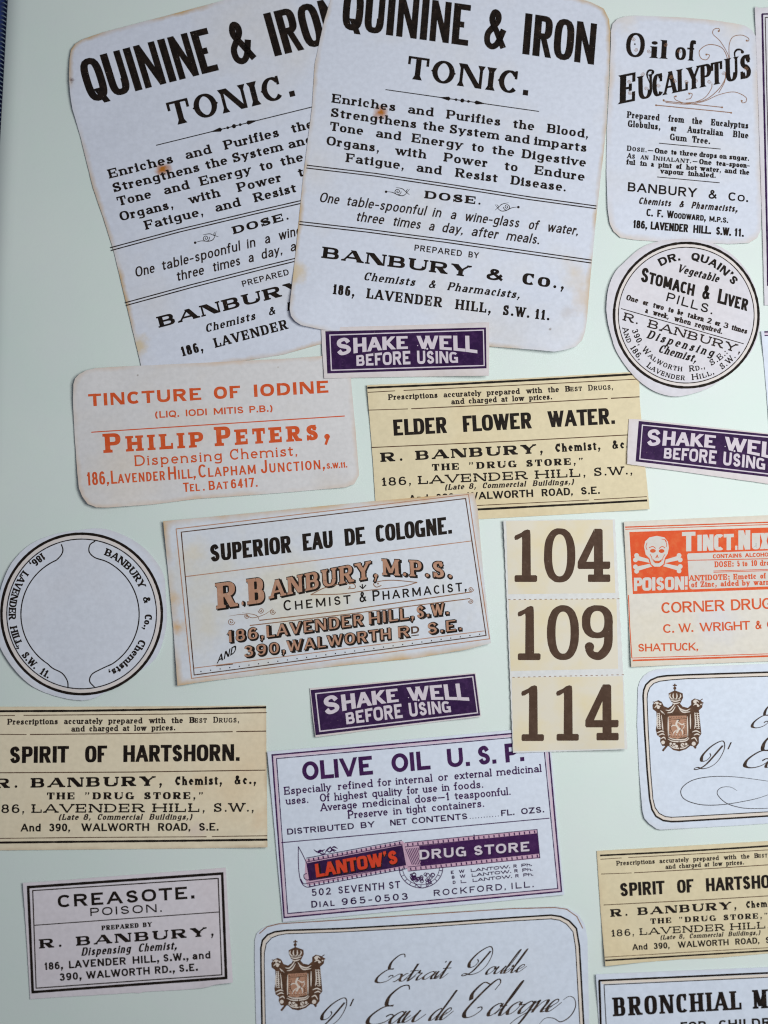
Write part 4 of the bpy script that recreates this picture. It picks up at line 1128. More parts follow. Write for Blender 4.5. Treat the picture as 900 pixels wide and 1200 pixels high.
def superior_art():
    a = Art(); a.V(0, 0, 1)
    m = -.0855; lean = .055 * -1
    a.lean = -.07
    O = [(206.4, 619.8), (549, 579.3), (573.7, 748.6), (224.5, 795)]; I = [(212.4, 623.6), (545.6, 584.2), (569.6, 744.6), (227.6, 791)]
    a.box(O, .8, 'border', 'shade', .3); a.box(I, .9, 'border', 'rust', .3)
    a.part('rule', 'shade'); a.rule([(227.3, 783), (567.8, 739.3)], .7, .4)
    a.rule([(217.4, 675.7), (553.6, 633.8)], .7, .4)
    a.part('ornament', 'black', 1)
    for i in range(30):
        t = i / 29; a.ball((235.5 + t * 326.5, 786.9 - t * 43.6), .75)
    a.text('title', FT['gothic'].but(W=.215), 19.6, (248.3, 658.2, 530, 624.9), [('SUPERIOR', 247, 341.7), ('EAU', 355.4, 390.5), ('DE', 404.6, 428.3), ('COLOGNE.', 441, 530)])
    sh = FT['shaded']
    def shaded(F, h, base, words, lean=-.05, bow=0):
        g = .62 / h
        a.text('shaded_line', F, h, base, words, ink='black', layer=1, lean=lean, bow=bow, grow=g * 1.1, shift=(1.5, 1.1))
        a.text('shaded_line', F, h, base, words, ink='black', layer=2, lean=lean, bow=bow, grow=g * .7)
        a.text('shaded_line', F, h, base, words, ink='shade', layer=3, lean=lean, bow=bow, grow=-g * .75)
    def join(n):
        pass
    shaded(sh, 30, (253, 713.8, 312, 705.8), [('R', 253.5, 279), ('B', 290, 312)])
    shaded(sh, 23, (253, 713.8, 312, 705.8), [('.', 281.5, 287)])
    shaded(sh.but(W=.24), 20.5, (314, 702.2, 440, 676.8), [('ANBURY,', 315, 444)], bow=-.6)
    shaded(sh.but(W=.24), 19, (447, 673.8, 530, 677.5), [('M.P.S.', 448, 531)], lean=-.05)
    a.text('text_line', 'chem', 12, (332.6, 715.8, 546.7, 692), [('Chemist', 332.6, 411.5), ('&', 421.5, 430), ('Pharmacist,', 437, 547)])
    shaded(sh.but(sc=0, W=.24, wf=.82, serif='', gap=.2), 13.6, (266.5, 753, 526, 719.6), [('186,', 266.5, 309), ('LAVENDER', 312.5, 426), ('HILL,', 432.5, 485), ('S.W.', 488.5, 526)])
    shaded(sh.but(sc=0, W=.24, wf=.82, serif='', gap=.2), 12.8, (286.8, 770.2, 542, 737.9), [('390,', 286, 334), ('WALWORTH', 336, 458), ('R', 466.8, 480), ('S.E.', 501.3, 541)])
    a.text('shaded_line', 'sansb', 8, (466, 744.5, 500, 740.5), [('D', 482, 491.5)], ink='rust')
    a.part('rule', 'rust'); a.rule([(482, 745.2), (491, 744)], .8)
    a.text('text_line', FT['sansm'].but(slant=.3), 8, (253.5, 778, 277, 764), [('AND', 254, 276)])
    a.part('rule', 'rust'); a.rule([(253, 780.5), (273, 778.3)], .7)
    a.part('flourish', 'tan')
    a.rule([(304, 727), (400, 715.9), (553, 693.6)], .9, .3); a.rule([(292.7, 733), (400, 720.6), (551, 701.4)], .9, .3)
    scroll(a, (552, 690.5), 3.3, 1, .8); scroll(a, (552, 704.5), 3, -1, .8)
    a.curve([(364, 697), (380, 689), (400, 684), (414, 684), (416, 689), (408, 690)], .9); a.curve([(364, 697), (400, 696), (430, 692), (470, 687.5), (489, 682.5)], .9)
    a.curve([(489, 682.5), (462, 680), (446, 681), (438, 684), (441, 688), (447, 686)], .9); a.ball((410, 688), 1); a.ball((443, 684), 1)
    scroll(a, (271, 728.5), 4.4, 1, .8); scroll(a, (306, 715.5), 3.6, -1, .8); scroll(a, (319.5, 717), 3.4, 1, .8); scroll(a, (289, 722), 3, 1, .8)
    a.curve([(268, 722), (285, 720), (296, 724), (310, 720), (320, 713)], .8, True); a.curve([(284, 718), (300, 721), (304, 727)], .8, True)
    a.part('ornament', 'black'); a.curve([(425, 690), (424.5, 684.5)], 1.2); a.curve([(425, 690), (421.5, 686.5)], 1.1); a.curve([(425, 690), (429, 685.5)], 1.1)
    return a

def ticket_art(k):
    """k: which of the three numbers"""
    a = Art(); a.V(580, [600, 600, 720][k], 5)
    W, H = 52, 40
    def one(x0, x1, y0, y1):
        c = (x0 + x1) / 2 + 2
        a.poly([(c - 24, y0 + 62), (c - 26, y0 + 45), (c - 50, y0 + 60), (c - 66, y0 + 62), (c - 70, y0 + 48), (c - 66, y0 + 36), (c - 30, y0 + 20), (c - 12, y0 + 6), (c + 8, y0), (c + 22, y0 + 5), (c + 25, y0 + 30), (c + 27, y1 - 30), (c - 26, y1 - 30)])
        a.poly([(x0, y1 - 32), (x0 + 6, y1 - 40), (x1 - 8, y1 - 40), (x1, y1 - 33), (x1 - 1, y1 - 6), (x1 - 8, y1), (x0 + 5, y1), (x0, y1 - 6)])
    def ell(c, rx, ry, wv, wh):
        t = np.linspace(0, 2 * math.pi, 49); n = 2.35
        q = lambda v: np.sign(v) * np.abs(v) ** (2 / n)
        o = np.stack([c[0] + rx * q(np.cos(t)), c[1] + ry * q(np.sin(t))], 1); i = np.stack([c[0] + (rx - wv) * q(np.cos(t)), c[1] + (ry - wh) * q(np.sin(t))], 1)
        o += (rng.random(o.shape) - .5) * 1.6; o[-1] = o[0]
        a.add([np.stack([o[:-1], o[1:], i[1:], i[:-1]], 1)])
    def four(x0, x1, y0, y1, st):
        a.poly([(st - 26, y0 + 30), (st - 24, y0), (st + 14, y0), (st + 24, y0 + 8), (st + 27, y1 - 38), (st - 27, y1 - 38), (st - 27, y0 + 60)])
        a.poly([(st - 26, y0 + 2), (x0, y1 - 118), (x0 - 1, y1 - 84), (x0 + 8, y1 - 78), (x0 + 48, y1 - 112), (st - 24, y0 + 92)])
        a.poly([(x0, y1 - 118), (x1 - 4, y1 - 120), (x1, y1 - 112), (x1 - 1, y1 - 84), (x1 - 8, y1 - 76), (x0 + 6, y1 - 76), (x0, y1 - 84)])
        a.poly([(st - 62, y1 - 38), (st - 58, y1 - 44), (x1 - 6, y1 - 44), (x1, y1 - 38), (x1, y1 - 5), (x1 - 6, y1), (st - 58, y1), (st - 62, y1 - 5)])
    n = lambda: a.part('numeral', 'brown', 1)
    a.part('printed_panel', 'beige', 0)
    if k == 0:
        a.poly([(66, 54), (690, 46), (706, 474), (78, 482)])
        n(); one(115, 248, 102, 410); n(); ell((379, 254), 92, 159, 48, 36); n(); four(485, 676, 98, 410, 607)
    elif k == 1:
        a.poly([(80, 516), (712, 508), (722, 918), (92, 932)])
        n(); one(134, 268, 550, 868); n(); ell((399, 707), 94, 161, 50, 38); n()
        ell((600, 643), 91, 97, 50, 34)
        P = catmull([(665, 660), (664, 760), (650, 806), (618, 840), (588, 843), (562, 828), (552, 800)], 8)
        a.add([strip(P, np.interp(np.linspace(0, 1, len(P)), [0, .4, .7, .85, 1], [50, 52, 44, 42, 50]))]); a.ball((554, 790), 28)
    else:
        a.poly([(98, 370), (748, 362), (760, 785), (108, 802)])
        n(); one(156, 288, 415, 742); n(); one(361, 492, 415, 740); n(); four(530, 725, 410, 738, 657)
    return a

def nux_art():
    a = Art(); a.V(730, 600, 5.294); L = a.text; k = 'orange'
    a.part('border', k); a.rule([(14, 94), (900, 64), (1080, 58)], 6, .2); a.rule([(15, 107), (900, 78), (1080, 72)], 3, .3)
    a.part('printed_panel', 'redorange', 0)
    a.poly([(40, 124), (900, 96), (1075, 90), (1095, 474), (900, 480), (62, 509)])
    a.part('unprinted_panel', 'cut', 1)
    a.poly([(398, 268), (404, 257), (900, 239), (1060, 234), (1070, 455), (900, 462), (430, 480), (416, 474), (410, 458), (408, 400), (402, 300)])
    F = FT['block']
    b = (388, 243, 905, 228)
    L('heading', F, 118, b, [('T', 366, 450)], ink='cut', lean=.0)
    a.text(None, F, 98, b, [('INCT', 462, 688)], lean=-.0); a.text(None, F, 118, b, [('.', 694, 712)], lean=0); a.text(None, F, 118, b, [('N', 716, 790)], lean=0); a.text(None, F, 98, b, [('UX', 800, 905)], lean=0)
    L('heading', FT['block'].but(wf=.6, W=.22), 80, (70, 489, 403, 480), [('POISON', 68, 380), ('!', 384, 402)], ink='cut', lean=0)
    L('text_line', 'sansm', 23, (558, 287, 900, 275), [('CONTAINS', 558, 738), ('ALCOHOL', 757, 925)], ink=k)
    a.part('rule', k, 2); a.rule([(390, 300), (900, 290), (1060, 286)], 3.5, .3); a.rule([(562, 366), (900, 356)], 2.6, .3); a.rule([(562, 374), (900, 364)], 2.6, .3)
    L('text_line', FT['roman'].but(W=.15), 34, (568, 342, 900, 331), [('DOSE:', 568, 690), ('5', 707, 727), ('to', 740, 775), ('10', 795, 835), ('drops', 848, 960)], ink=k, layer=2)
    L('text_line', 'roman', 33, (408, 427, 890, 411), [('ANTIDOTE:', 408, 665), ('Emetic', 685, 830), ('of', 850, 890)], ink=k, layer=2)
    L('text_line', 'roman', 33, (422, 467, 900, 450), [('of', 422, 465), ('Zinc,', 480, 585), ('aided', 604, 720), ('by', 738, 790), ('warm', 810, 925)], ink=k, layer=2)
    for p in a.parts:
        if p['name'] == 'text_line': p['layer'] = 2
    # skull and crossed bones
    a.part('crossbones', 'cut', 1)
    for p, q in (((88, 285), (345, 350)), ((88, 352), (345, 285))):
        p, q = np.array(p, float), np.array(q, float)
        d = (q - p) / np.linalg.norm(q - p); n = np.array([-d[1], d[0]])
        P = np.array([p + (q - p) * t for t in np.linspace(0, 1, 12)])
        a.add([strip(P, 20 + 8 * np.abs(np.linspace(-1, 1, 12)) ** 2)])
        for e, s in ((p, -1), (q, 1)): a.ball(e + n * 14 + d * s * 7, 15); a.ball(e - n * 14 + d * s * 7, 15)
    a.part('skull_outline', 'redorange', 2)
    a.poly([(126, 215), (132, 180), (160, 152), (210, 142), (260, 152), (284, 182), (290, 222), (284, 262), (266, 290), (258, 328), (232, 346), (192, 346), (170, 328), (158, 292), (136, 268)])
    a.part('skull', 'cut', 3)
    a.poly([(131, 215), (138, 182), (165, 157), (210, 148), (257, 157), (279, 184), (285, 222), (278, 258), (260, 286), (252, 323), (229, 339), (195, 339), (176, 324), (165, 288), (141, 264)])
    a.part('skull_detail', 'orange', 4)
    a.ball((186, 241), 18, 12); a.ball((240, 242), 18, 12); a.poly([(213, 262), (222, 286), (216, 284), (212, 275), (208, 285), (201, 286)])
    a.curve([(162, 222), (185, 214), (203, 226)], 4); a.curve([(224, 226), (244, 214), (262, 224)], 4); a.curve([(150, 190), (143, 215), (150, 235)], 3); a.curve([(262, 175), (272, 200), (270, 215)], 3); a.curve([(240, 168), (262, 172), (270, 186)], 3)
    a.poly([(186, 292), (200, 303), (225, 303), (242, 292), (238, 308), (222, 318), (202, 318), (190, 308)]); a.curve([(168, 262), (178, 280), (182, 300)], 3); a.curve([(262, 262), (250, 280), (246, 300)], 3)
    L('text_line', 'corner', 66, (240, 628, 900, 600), [('CORNER', 240, 632), ('DRUG', 672, 925), ('STORE', 985, 1240)], ink=k)
    a.cur['quads'] = [q for q in a.cur['quads'] if isinstance(q, tuple) or q[..., 0].max() < 931]
    L('text_line', 'corner', 52, (250, 750, 900, 724), [('C.', 250, 318), ('W.', 345, 437), ('WRIGHT', 476, 790), ('&', 822, 864), ('CO.', 895, 1010)], ink=k)
    L('text_line', 'corner', 46, (95, 865, 465, 857), [('SHATTUCK,', 95, 467)], ink=k)
    a.part('border', k); a.rule([(34, 515), (42, 700), (55, 905)], 4, .3); a.rule([(55, 906), (900, 880), (1090, 874)], 3, .3); a.rule([(60, 921), (900, 894), (1090, 888)], 9, .15)
    a.part('border', 'cream', 0); a.rule([(56, 913), (1090, 881)], 10)
    return a

def olive_art():
    a = Art(); a.V(0, 0, 1); a.lean = -.08; L = a.text; k = 'violet'
    O = [(319, 884.8), (641.2, 856), (658, 1044.6), (333, 1075.3)]; I = [(324, 889), (636, 861.2), (653.7, 1041.2), (337.2, 1070.6)]
    a.box([tuple((np.array(p) + np.array(q)) / 2) for p, q in zip(O, I)], 2.4, 'border', 'pink', 0, 0)
    a.box(O, 1.5, 'border', k, .3); a.box(I, .8, 'border', k, .6)
    L('title', 'geo', 21.5, (356.2, 914.6, 613.4, 891.6), [('OLIVE', 355, 437.3), ('OIL', 459.6, 504.8), ('U.', 525, 551), ('S.', 561, 582), ('P.', 592.7, 614.6)], ink=k)
    g = 'geoslab'
    L('text_line', g, 9, (333.8, 931.3, 634.9, 904.4), [('Especially', 333, 388.7), ('refined', 396.3, 437.2), ('for', 442.7, 459.6), ('internal', 463.9, 507), ('or', 513.3, 526), ('external', 532.3, 576.6), ('medicinal', 582, 634.9)], ink=k)
    L('text_line', g, 9, (335, 943, 566.9, 922.9), [('uses.', 335, 362), ('Of', 374.7, 387.4), ('highest', 392, 431), ('quality', 436, 472), ('for', 477, 491), ('use', 495.5, 513), ('in', 518, 527), ('foods.', 532, 566.9)], ink=k)
    L('text_line', g, 9, (375.2, 950.7, 599, 931.3), [('Average', 375.2, 419), ('medicinal', 425, 480), ('dose~1', 486, 527), ('teaspoonful.', 533, 599)], ink=k)
    L('text_line', g, 9, (407.7, 959.4, 568, 945.3), [('Preserve', 407.7, 455), ('in', 461, 471), ('tight', 476, 500), ('containers.', 506, 568)], ink=k)
    L('text_line', 'sansm', 6.6, (336.7, 978, 637.8, 951.8), [('DISTRIBUTED', 336.7, 415), ('BY', 423, 439.4), ('NET', 457.5, 477), ('CONTENTS', 483, 548), ('FL.', 587.5, 603), ('OZS.', 611, 637.8)], ink='purple')
    for i in range(11): a.ball((551 + i * 3.3, 959.1 - i * .29), .55)
    a.part('rule', k); a.rule([(329.6, 987.5), (644, 958.8)], .8, .3)
    # printed drug store banner
    a.V(340, 960, 5)
    a.part('banner', 'rose', 0); a.poly([(90, 235), (660, 128), (668, 138), (1500, -4) if 0 else (672, 140), (690, 295), (680, 285), (100, 390), (85, 340)])
    a.part('banner', 'purple', 1); a.poly([(95, 258), (658, 152), (680, 270), (112, 362)])
    a.V(460, 960, 4.5)
    a.part('banner', 'rose', 0); a.poly([(62, 124), (762, 52), (777, 206), (80, 276)])
    a.part('banner', 'violet', 1); a.poly([(140, 142), (762, 76), (774, 182), (150, 248)])
    for i in range(9):
        x = 70 + i * 9; a.curve([(x, 156 - i * 1), (x + 34, 240)], 3.4)
    a.V(340, 960, 5)
    a.part('banner_rail', 'violet', 2)
    for (p, q, n) in (((95, 228), (655, 124), 20), ((100, 376), (680, 268), 21)):
        p, q = np.array(p, float), np.array(q, float)
        a.rule([p, q], 3); a.rule([p + (3, 22), q + (3, 22)], 3)
        for i in range(n):
            c = p + (q - p) * (i + .5) / n; a.rule([c + (0, 5), c + (2, 20)], 6)
    a.V(460, 960, 4.5)
    for (p, q, n) in (((66, 124), (762, 54), 26), ((82, 252), (776, 180), 26)):
        p, q = np.array(p, float), np.array(q, float)
        a.rule([p, q], 2.6); a.rule([p + (2, 22), q + (2, 22)], 2.6)
        for i in range(n):
            c = p + (q - p) * (i + .5) / n; a.rule([c + (0, 5), c + (2, 19)], 5)
    a.rule([(762, 52), (777, 206)], 3); a.rule([(430, 80), (432, 108)], 4)
    a.V(340, 960, 5)
    a.text('banner_lettering', FT['block'].but(wf=.5), 74, (165, 338, 632, 258), [("LANTOW'S", 153, 632)], ink='black', layer=2, lean=-.12, grow=.05, shift=(4, 3))
    a.text('banner_lettering', FT['block'].but(wf=.5, W=.24), 76, (165, 338, 632, 258), [("LANTOW'S", 153, 632)], ink='red', layer=3, lean=-.12)
    a.V(460, 960, 4.5)
    a.text('banner_lettering', 'sansb', 46, (145, 212, 720, 168), [('DRUG', 143, 388), ('STORE', 430, 722)], ink='purple', layer=2, lean=-.04, grow=.09, shift=(2, 3))
    a.text('banner_lettering', 'sansb', 48, (145, 212, 720, 167), [('DRUG', 143, 388), ('STORE', 430, 722)], ink='white', layer=3, lean=-.04)
    # scrolled end, birds and the flower wreath
    a.V(340, 960, 5)
    a.part('illustration', 'violet', 2)
    a.curve([(48, 160), (75, 210), (108, 285), (120, 330), (105, 356), (84, 346), (82, 325), (98, 318)], 4); a.curve([(48, 160), (48, 230), (52, 310), (66, 370), (98, 398), (150, 390)], 4); a.curve([(62, 350), (80, 378), (115, 372)], 4)
    for p in ([(138, 178), (160, 192), (178, 182), (196, 196)], [(162, 200), (180, 188), (205, 178)], [(205, 195), (222, 175), (240, 160)], [(212, 182), (232, 192), (250, 178), (272, 186)], [(245, 170), (258, 162), (278, 172)], [(170, 195), (190, 205), (210, 198)], [(235, 162), (248, 180), (262, 190)]): a.curve(p, 9, True)
    a.V(460, 960, 4.5)
    for r, w in ((116, 3.5), (98, 2.5)):
        a.curve([(150 + r * math.cos(t), 252 + r * math.sin(t) * .95) for t in np.linspace(math.pi * .98, .0, 12)], w)
    for i in range(11):
        t = math.pi * (.06 + .088 * i); a.curve([(150 + 100 * math.cos(t), 252 + 95 * math.sin(t)), (150 + 114 * math.cos(t), 252 + 108 * math.sin(t))], 3)
    for i in range(26):
        x = 100 + rng.random() * 115; y = 290 + rng.random() * 48
        r = 7 + rng.random() * 5
        a.curve([(x - r, y), (x, y - r), (x + r, y), (x, y + r), (x - r, y)], 3.2)
    a.curve([(90, 300), (130, 350), (165, 362), (205, 338)], 5, True); a.curve([(110, 310), (95, 292), (118, 285)], 6, True)
    a.V(340, 960, 5)
    L('text_line', 'chem', 40, (130, 450, 648, 402), [('502', 127, 240), ('SEVENTH', 283, 552), ('ST', 580, 646)], ink='purple', lean=-.05)
    b = (128, 518, 690, 470)
    L('text_line', FT['chem'].but(W=.16), 38, b, [('Dial', 125, 262), ('965-0503', 303, 690)], ink='purple', lean=-.05)
    a.V(460, 960, 4.5)
    nf = FT['sansm'].but(W=.14, wf=1.25)
    for (x0, y0, x1, y1, w) in ((308, 288, 735, 246, 'E'), (313, 314, 738, 271, 'B'), (318, 341, 742, 297, 'D')):
        L('text_line', nf, 15, (x0, y0, x1, y1), [(w, x0, x0 + 15), ('L' if w == 'D' else 'W', x0 + 42, x0 + 72), ('LANTOW.', x0 + 105, x0 + 312), ('R', x0 + 330, x0 + 348), ('Ph.', x0 + 372, x1)], ink='purple', lean=-.05)
    L('text_line', 'chem', 31, (218, 405, 745, 357), [('ROCKFORD,', 218, 598), ('ILL.', 628, 745)], ink='purple', lean=-.05)
    return a

def creasote_art():
    a = Art(); a.V(0, 1000, 3); L = a.text; a.lean = -.05
    a.box([(99, 119), (781, 71), (795, 438), (115, 488)], 8.5, 'border', 'black', .15)
    a.box([(115, 131), (767, 88), (780, 427), (127, 474)], 3, 'border', 'soft', .3)
    a.parts[-1]['quads'] = a.parts[-1]['quads']
    L('title', FT['sansb'].but(W=.21), 42, (207, 190, 683, 158), [('CREASOTE.', 204, 684)])
    L('text_line', 'sans', 27, (318, 220, 567, 205), [('POISON.', 318, 569)])
    a.part('rule', 'soft'); a.rule([(121, 253), (772, 206)], 2.4, .2)
    L('text_line', FT['fat'].but(W=.26), 15, (357, 270, 535, 257), [('PREPARED', 357, 489), ('BY', 502, 535)])
    L('text_line', 'fatwide', 31, (140, 334, 755, 289), [('R.', 138, 222), ('BANBURY,', 268, 757)])
    L('text_line', FT['italic'].but(serif='', W=.18), 28, (288, 360, 622, 337), [('Dispensing', 286, 458), ('Chemist,', 486, 621)])
    L('text_line', FT['sansb'].but(W=.18), 25, (158, 410, 738, 369), [('186,', 157, 222), ('LAVENDER', 243, 443), ('HILL,', 467, 560), ('S.W.,', 575, 663), ('and', 677, 740)])
    L('text_line', FT['sansb'].but(W=.18), 25, (210, 448, 695, 412), [('390,', 210, 287), ('WALWORTH', 303, 527), ('RD.,', 545, 615), ('S.E.', 630, 696)])
    return a

def bronchial_art():
    a = Art(); a.V(680, 980, 4.09); L = a.text
    a.part('border', 'black'); a.rule([(88, 692), (900, 655), (1250, 642)], 8, .15); a.rule([(91, 692), (95, 800), (104, 1100)], 9, .15)
    a.part('border', 'soft'); a.rule([(113, 712), (900, 676), (1250, 664)], 3, .2); a.rule([(114, 712), (124, 900), (134, 1100)], 3, .2)
    a.part('border', 'cream', 0); a.rule([(102, 702), (1250, 653)], 12)
    L('title', FT['slab'].but(W=.22, wf=.56), 88, (165, 862, 778, 829), [('BRONCHIAL', 157, 780), ('MIXTURE', 828, 1240)], lean=-.05)
    L('text_line', 'sansb', 40, (480, 932, 900, 911), [('FOR', 482, 605), ('CHILDREN', 665, 1010)], lean=-.05)
    return a
# ------------------------------------------------------------------ papers
WHITE = (0.610, 0.650, 0.765)
P = {
 'tonic': paper_mat('lilac_white_tonic_paper', WHITE, (0.66, 0.60, 0.50), .34, (0.52, 0.37, 0.20), .95, 1.3, [(447, 131.5, 8.5, (0.40, 0.14, 0.015), 1.0), (331, 315, 1, (0.5, 0.3, 0.1), .1), (346.5, 322, 13, (0.62, 0.46, 0.22), .6), (672, 320, 22, (0.62, 0.50, 0.34), .5), (684, 350, 16, (0.60, 0.47, 0.33), .5), (643.5, 388, 1.6, (0.2, 0.15, 0.12), .8), (664, 368, 8, (0.40, 0.33, 0.28), .3)]),
 'tonic2': paper_mat('lilac_white_tonic_paper_older', WHITE, (0.66, 0.60, 0.50), .34, (0.52, 0.36, 0.19), 1.0, 2.7, [(190.5, 197.5, 8.5, (0.40, 0.14, 0.015), 1.0), (163, 404, 12, (0.60, 0.46, 0.24), .7), (85, 96, 3, (0.12, 0.06, 0.05), .8)]),
 'eucal': paper_mat('lilac_white_paper_toned_rim', WHITE, (0.66, 0.60, 0.53), .35, (0.60, 0.50, 0.42), .7, 4.1, [(860, 35, 26, (0.68, 0.63, 0.58), .5), (735, 25, 16, (0.66, 0.60, 0.54), .5)], edge_px=3.0),
 'pills': paper_mat('pinkish_white_paper', (0.63, 0.62, 0.69), (0.62, 0.56, 0.56), .3, (0.50, 0.42, 0.42), .35, 5.2),
 'iodine': paper_mat('warm_grey_white_paper', (0.64, 0.635, 0.66), (0.64, 0.54, 0.42), .42, (0.60, 0.40, 0.24), .6, 6.6, [(162, 440, 1.2, (0.2, 0.15, 0.12), .7), (326, 431, 1.3, (0.25, 0.18, 0.12), .7)]),
 'cream': paper_mat('aged_cream_paper', (0.675, 0.590, 0.405), (0.64, 0.49, 0.27), .55, (0.52, 0.40, 0.27), .4, 7.7, edge_px=1.5),
 'cream2': paper_mat('aged_cream_paper_browner', (0.760, 0.675, 0.510), (0.70, 0.54, 0.35), .6, (0.48, 0.35, 0.23), .5, 9.3, [(229, 975, 14, (0.66, 0.55, 0.50), .7), (232, 920, 10, (0.62, 0.40, 0.22), .35), (305, 960, 12, (0.60, 0.38, 0.22), .35)], edge_px=1.5),
 'shake': paper_mat('pinkish_label_margin', (0.64, 0.60, 0.63), (0.64, 0.55, 0.45), .4, (0.56, 0.45, 0.40), .3, 10.1),
 'superior': paper_mat('blue_white_paper_brown_stained', (0.61, 0.645, 0.72), (0.66, 0.60, 0.43), .75, (0.56, 0.36, 0.15), .9, 12.4, [(207, 735, 10, (0.60, 0.34, 0.10), .75), (204, 700, 8, (0.62, 0.42, 0.20), .6), (222, 650, 22, (0.68, 0.60, 0.44), .6), (240, 740, 26, (0.66, 0.60, 0.46), .45)], edge_px=3.2),
 'ticket': paper_mat('white_ticket_paper', (0.655, 0.665, 0.68), (0.66, 0.60, 0.48), .15, (0.62, 0.58, 0.52), .25, 14.0),
 'nux': paper_mat('grey_cream_paper', (0.65, 0.62, 0.57), (0.66, 0.58, 0.44), .45, (0.58, 0.45, 0.32), .4, 15.2, [(845, 730, 30, (0.58, 0.59, 0.68), .55), (760, 770, 40, (0.66, 0.60, 0.46), .5)]),
 'extrait': paper_mat('blue_white_crested_paper', (0.62, 0.685, 0.81), (0.62, 0.58, 0.56), .15, (0.56, 0.50, 0.48), .25, 16.8),
 'olive': paper_mat('pale_blue_violet_paper', (0.635, 0.695, 0.82), (0.62, 0.60, 0.66), .2, (0.58, 0.56, 0.64), .3, 18.5),
 'creasote': paper_mat('pinkish_grey_paper', (0.68, 0.645, 0.705), (0.60, 0.50, 0.52), .35, (0.50, 0.44, 0.48), .25, 20.1),
 'round': paper_mat('cool_white_round_paper', (0.63, 0.67, 0.77), (0.60, 0.56, 0.56), .25, (0.58, 0.50, 0.46), .3, 21.7),
}
def T(src, pts_src, pts_dst):
    b = Art(); b.extend(src, homography(pts_src, pts_dst)); return b

# ------------------------------------------------------------------ the labels, lowest in the pile first
tonic = tonic_art()
tonic_l = T(tonic, [(379, 26), (707, 77.5), (351.3, 262.2), (692.7, 306.7)], [(82, 121), (420, 43), (148, 357), (484, 271)])
make_label('medicine_label', 'tonic label tilted to the left, its right side tucked under its twin', 'label',
    [(172, 441), (166, 432), (164.4, 424), (149, 360), (133, 293), (121, 255), (109, 220), (95, 163), (88, 138), (85, 128), (82.5, 113), (81, 95), (81, 80), (81.7, 68), (83.3, 58.3), (88.3, 51.2), (96.7, 46.2), (120, 38), (170, 24.8), (190, 19.8), (267, -1), (390, -34), (408, -34), (420, -20), (470, 250), (490, 360), (478, 374), (378, 402.5), (332, 415.5)],
    0, P['tonic2'], tonic_l, 'matching quinine and iron tonic labels', [(81, 95, 70, 0.94)], seed=1)

make_label('medicine_label', 'cream elder flower water label, its lower left corner under the eau de cologne label', 'label',
    [(430, 451.2), (560, 446.2), (749, 435.5), (749.6, 466), (754, 525), (761.3, 596.6), (650, 603.5), (560, 608.5), (441.5, 614.5), (437, 540)],
    0, P['cream'], drug_store_art(((462.4, 510.4, 721, 496.4), [('ELDER', 461.6, 524), ('FLOWER', 543, 623.4), ('WATER.', 642.4, 721)])), 'cream drug store labels', [(761, 596, 60, 1.08), (430, 452, 50, 0.68)], seed=2)

tl = (( (434.5 + (12.3 + 15.3) / 1.03), 511, 721, 497), [('SPIRIT', 461, 529), ('OF', 547, 572), ('HARTSHORN.', 591, 722)])
spirit = drug_store_art(((461, 512.2, 722, 499.3), [('SPIRIT', 461, 528.5), ('OF', 547, 572), ('HARTSHORN.', 590.5, 722)]))
make_label('medicine_label', 'larger cream spirit of hartshorn label, just below the round label with an empty centre', 'label',
    [(-22, 829.5), (0, 828.2), (150, 828), (311.8, 826.8), (312.2, 880), (313, 945), (313.4, 993), (200, 994.5), (0, 996.5), (-24, 997)],
    0, P['cream2'], T(spirit, PTS_E, [(-15.3, 833.5), (312, 829), (-19, 987.5), (313, 984)]), 'cream drug store labels', [(313, 993, 70, 1.08), (312, 827, 60, 0.41)], seed=3)
make_label('medicine_label', 'smaller cream spirit of hartshorn label, just above the bronchial mixture label', 'label',
    [(699.3, 997.2), (800, 991.5), (960, 982), (966, 1112), (900, 1117.2), (840, 1122.5), (800, 1124), (753, 1127.6), (709.5, 1132.2), (704, 1070)],
    0, P['cream'], T(spirit, PTS_E, [(703.2, 1002.5), (951, 988), (709.3, 1125.5), (957, 1110.5)]), 'cream drug store labels', [(709, 1132, 60, 0.94)], seed=4)

make_label('medicine_label', 'rounded label for oil of eucalyptus with curling flourishes round its title', 'label',
    [(716, 44), (716, 36), (718, 28), (723, 22.5), (732, 19.3), (745, 18.3), (767, 19), (800, 20.4), (833, 23.3), (860, 27.2), (873, 30), (881, 35), (886, 43), (888, 75), (889.5, 130), (891.5, 205), (892.3, 250), (891.5, 270), (887.5, 278.5), (878, 284.5), (856, 285.8), (833, 285), (789, 284), (745, 281.2), (727, 278.3), (719, 271), (714.6, 262), (712, 244), (710.6, 200), (711.3, 150), (714.5, 90)],
    0, P['eucal'], eucalyptus_art(), None, [(712, 250, 70, 0.5), (886, 280, 60, 0.68), (716, 30, 60, 0.54)], seed=5)

make_label('medicine_label', 'tonic label tilted to the right, on top of its twin, purple strip on its edge', 'label',
    [(388, -22), (386.8, 2), (379, 28), (368.8, 75), (365.8, 125), (355.5, 205), (351, 250), (346, 300), (340.4, 350), (339.5, 362), (341, 370), (346, 376.5), (353, 381), (376, 386), (480, 395.5), (575, 406), (625, 409.7), (650, 412), (664, 409.5), (675, 406), (682, 399), (685.5, 389), (687.5, 378), (692.5, 320), (698, 262), (705, 200), (710.5, 150), (714, 80), (715.2, 37), (713.8, 22.5), (707.5, 10), (692.5, 2.5), (675, -2.5), (640, -9), (420, -37), (398, -37)],
    1, P['tonic'], tonic, 'matching quinine and iron tonic labels', [(650, 415, 100, 2.16), (343, 376, 70, 1.35), (720, 40, 50, 0.54)], seed=6)

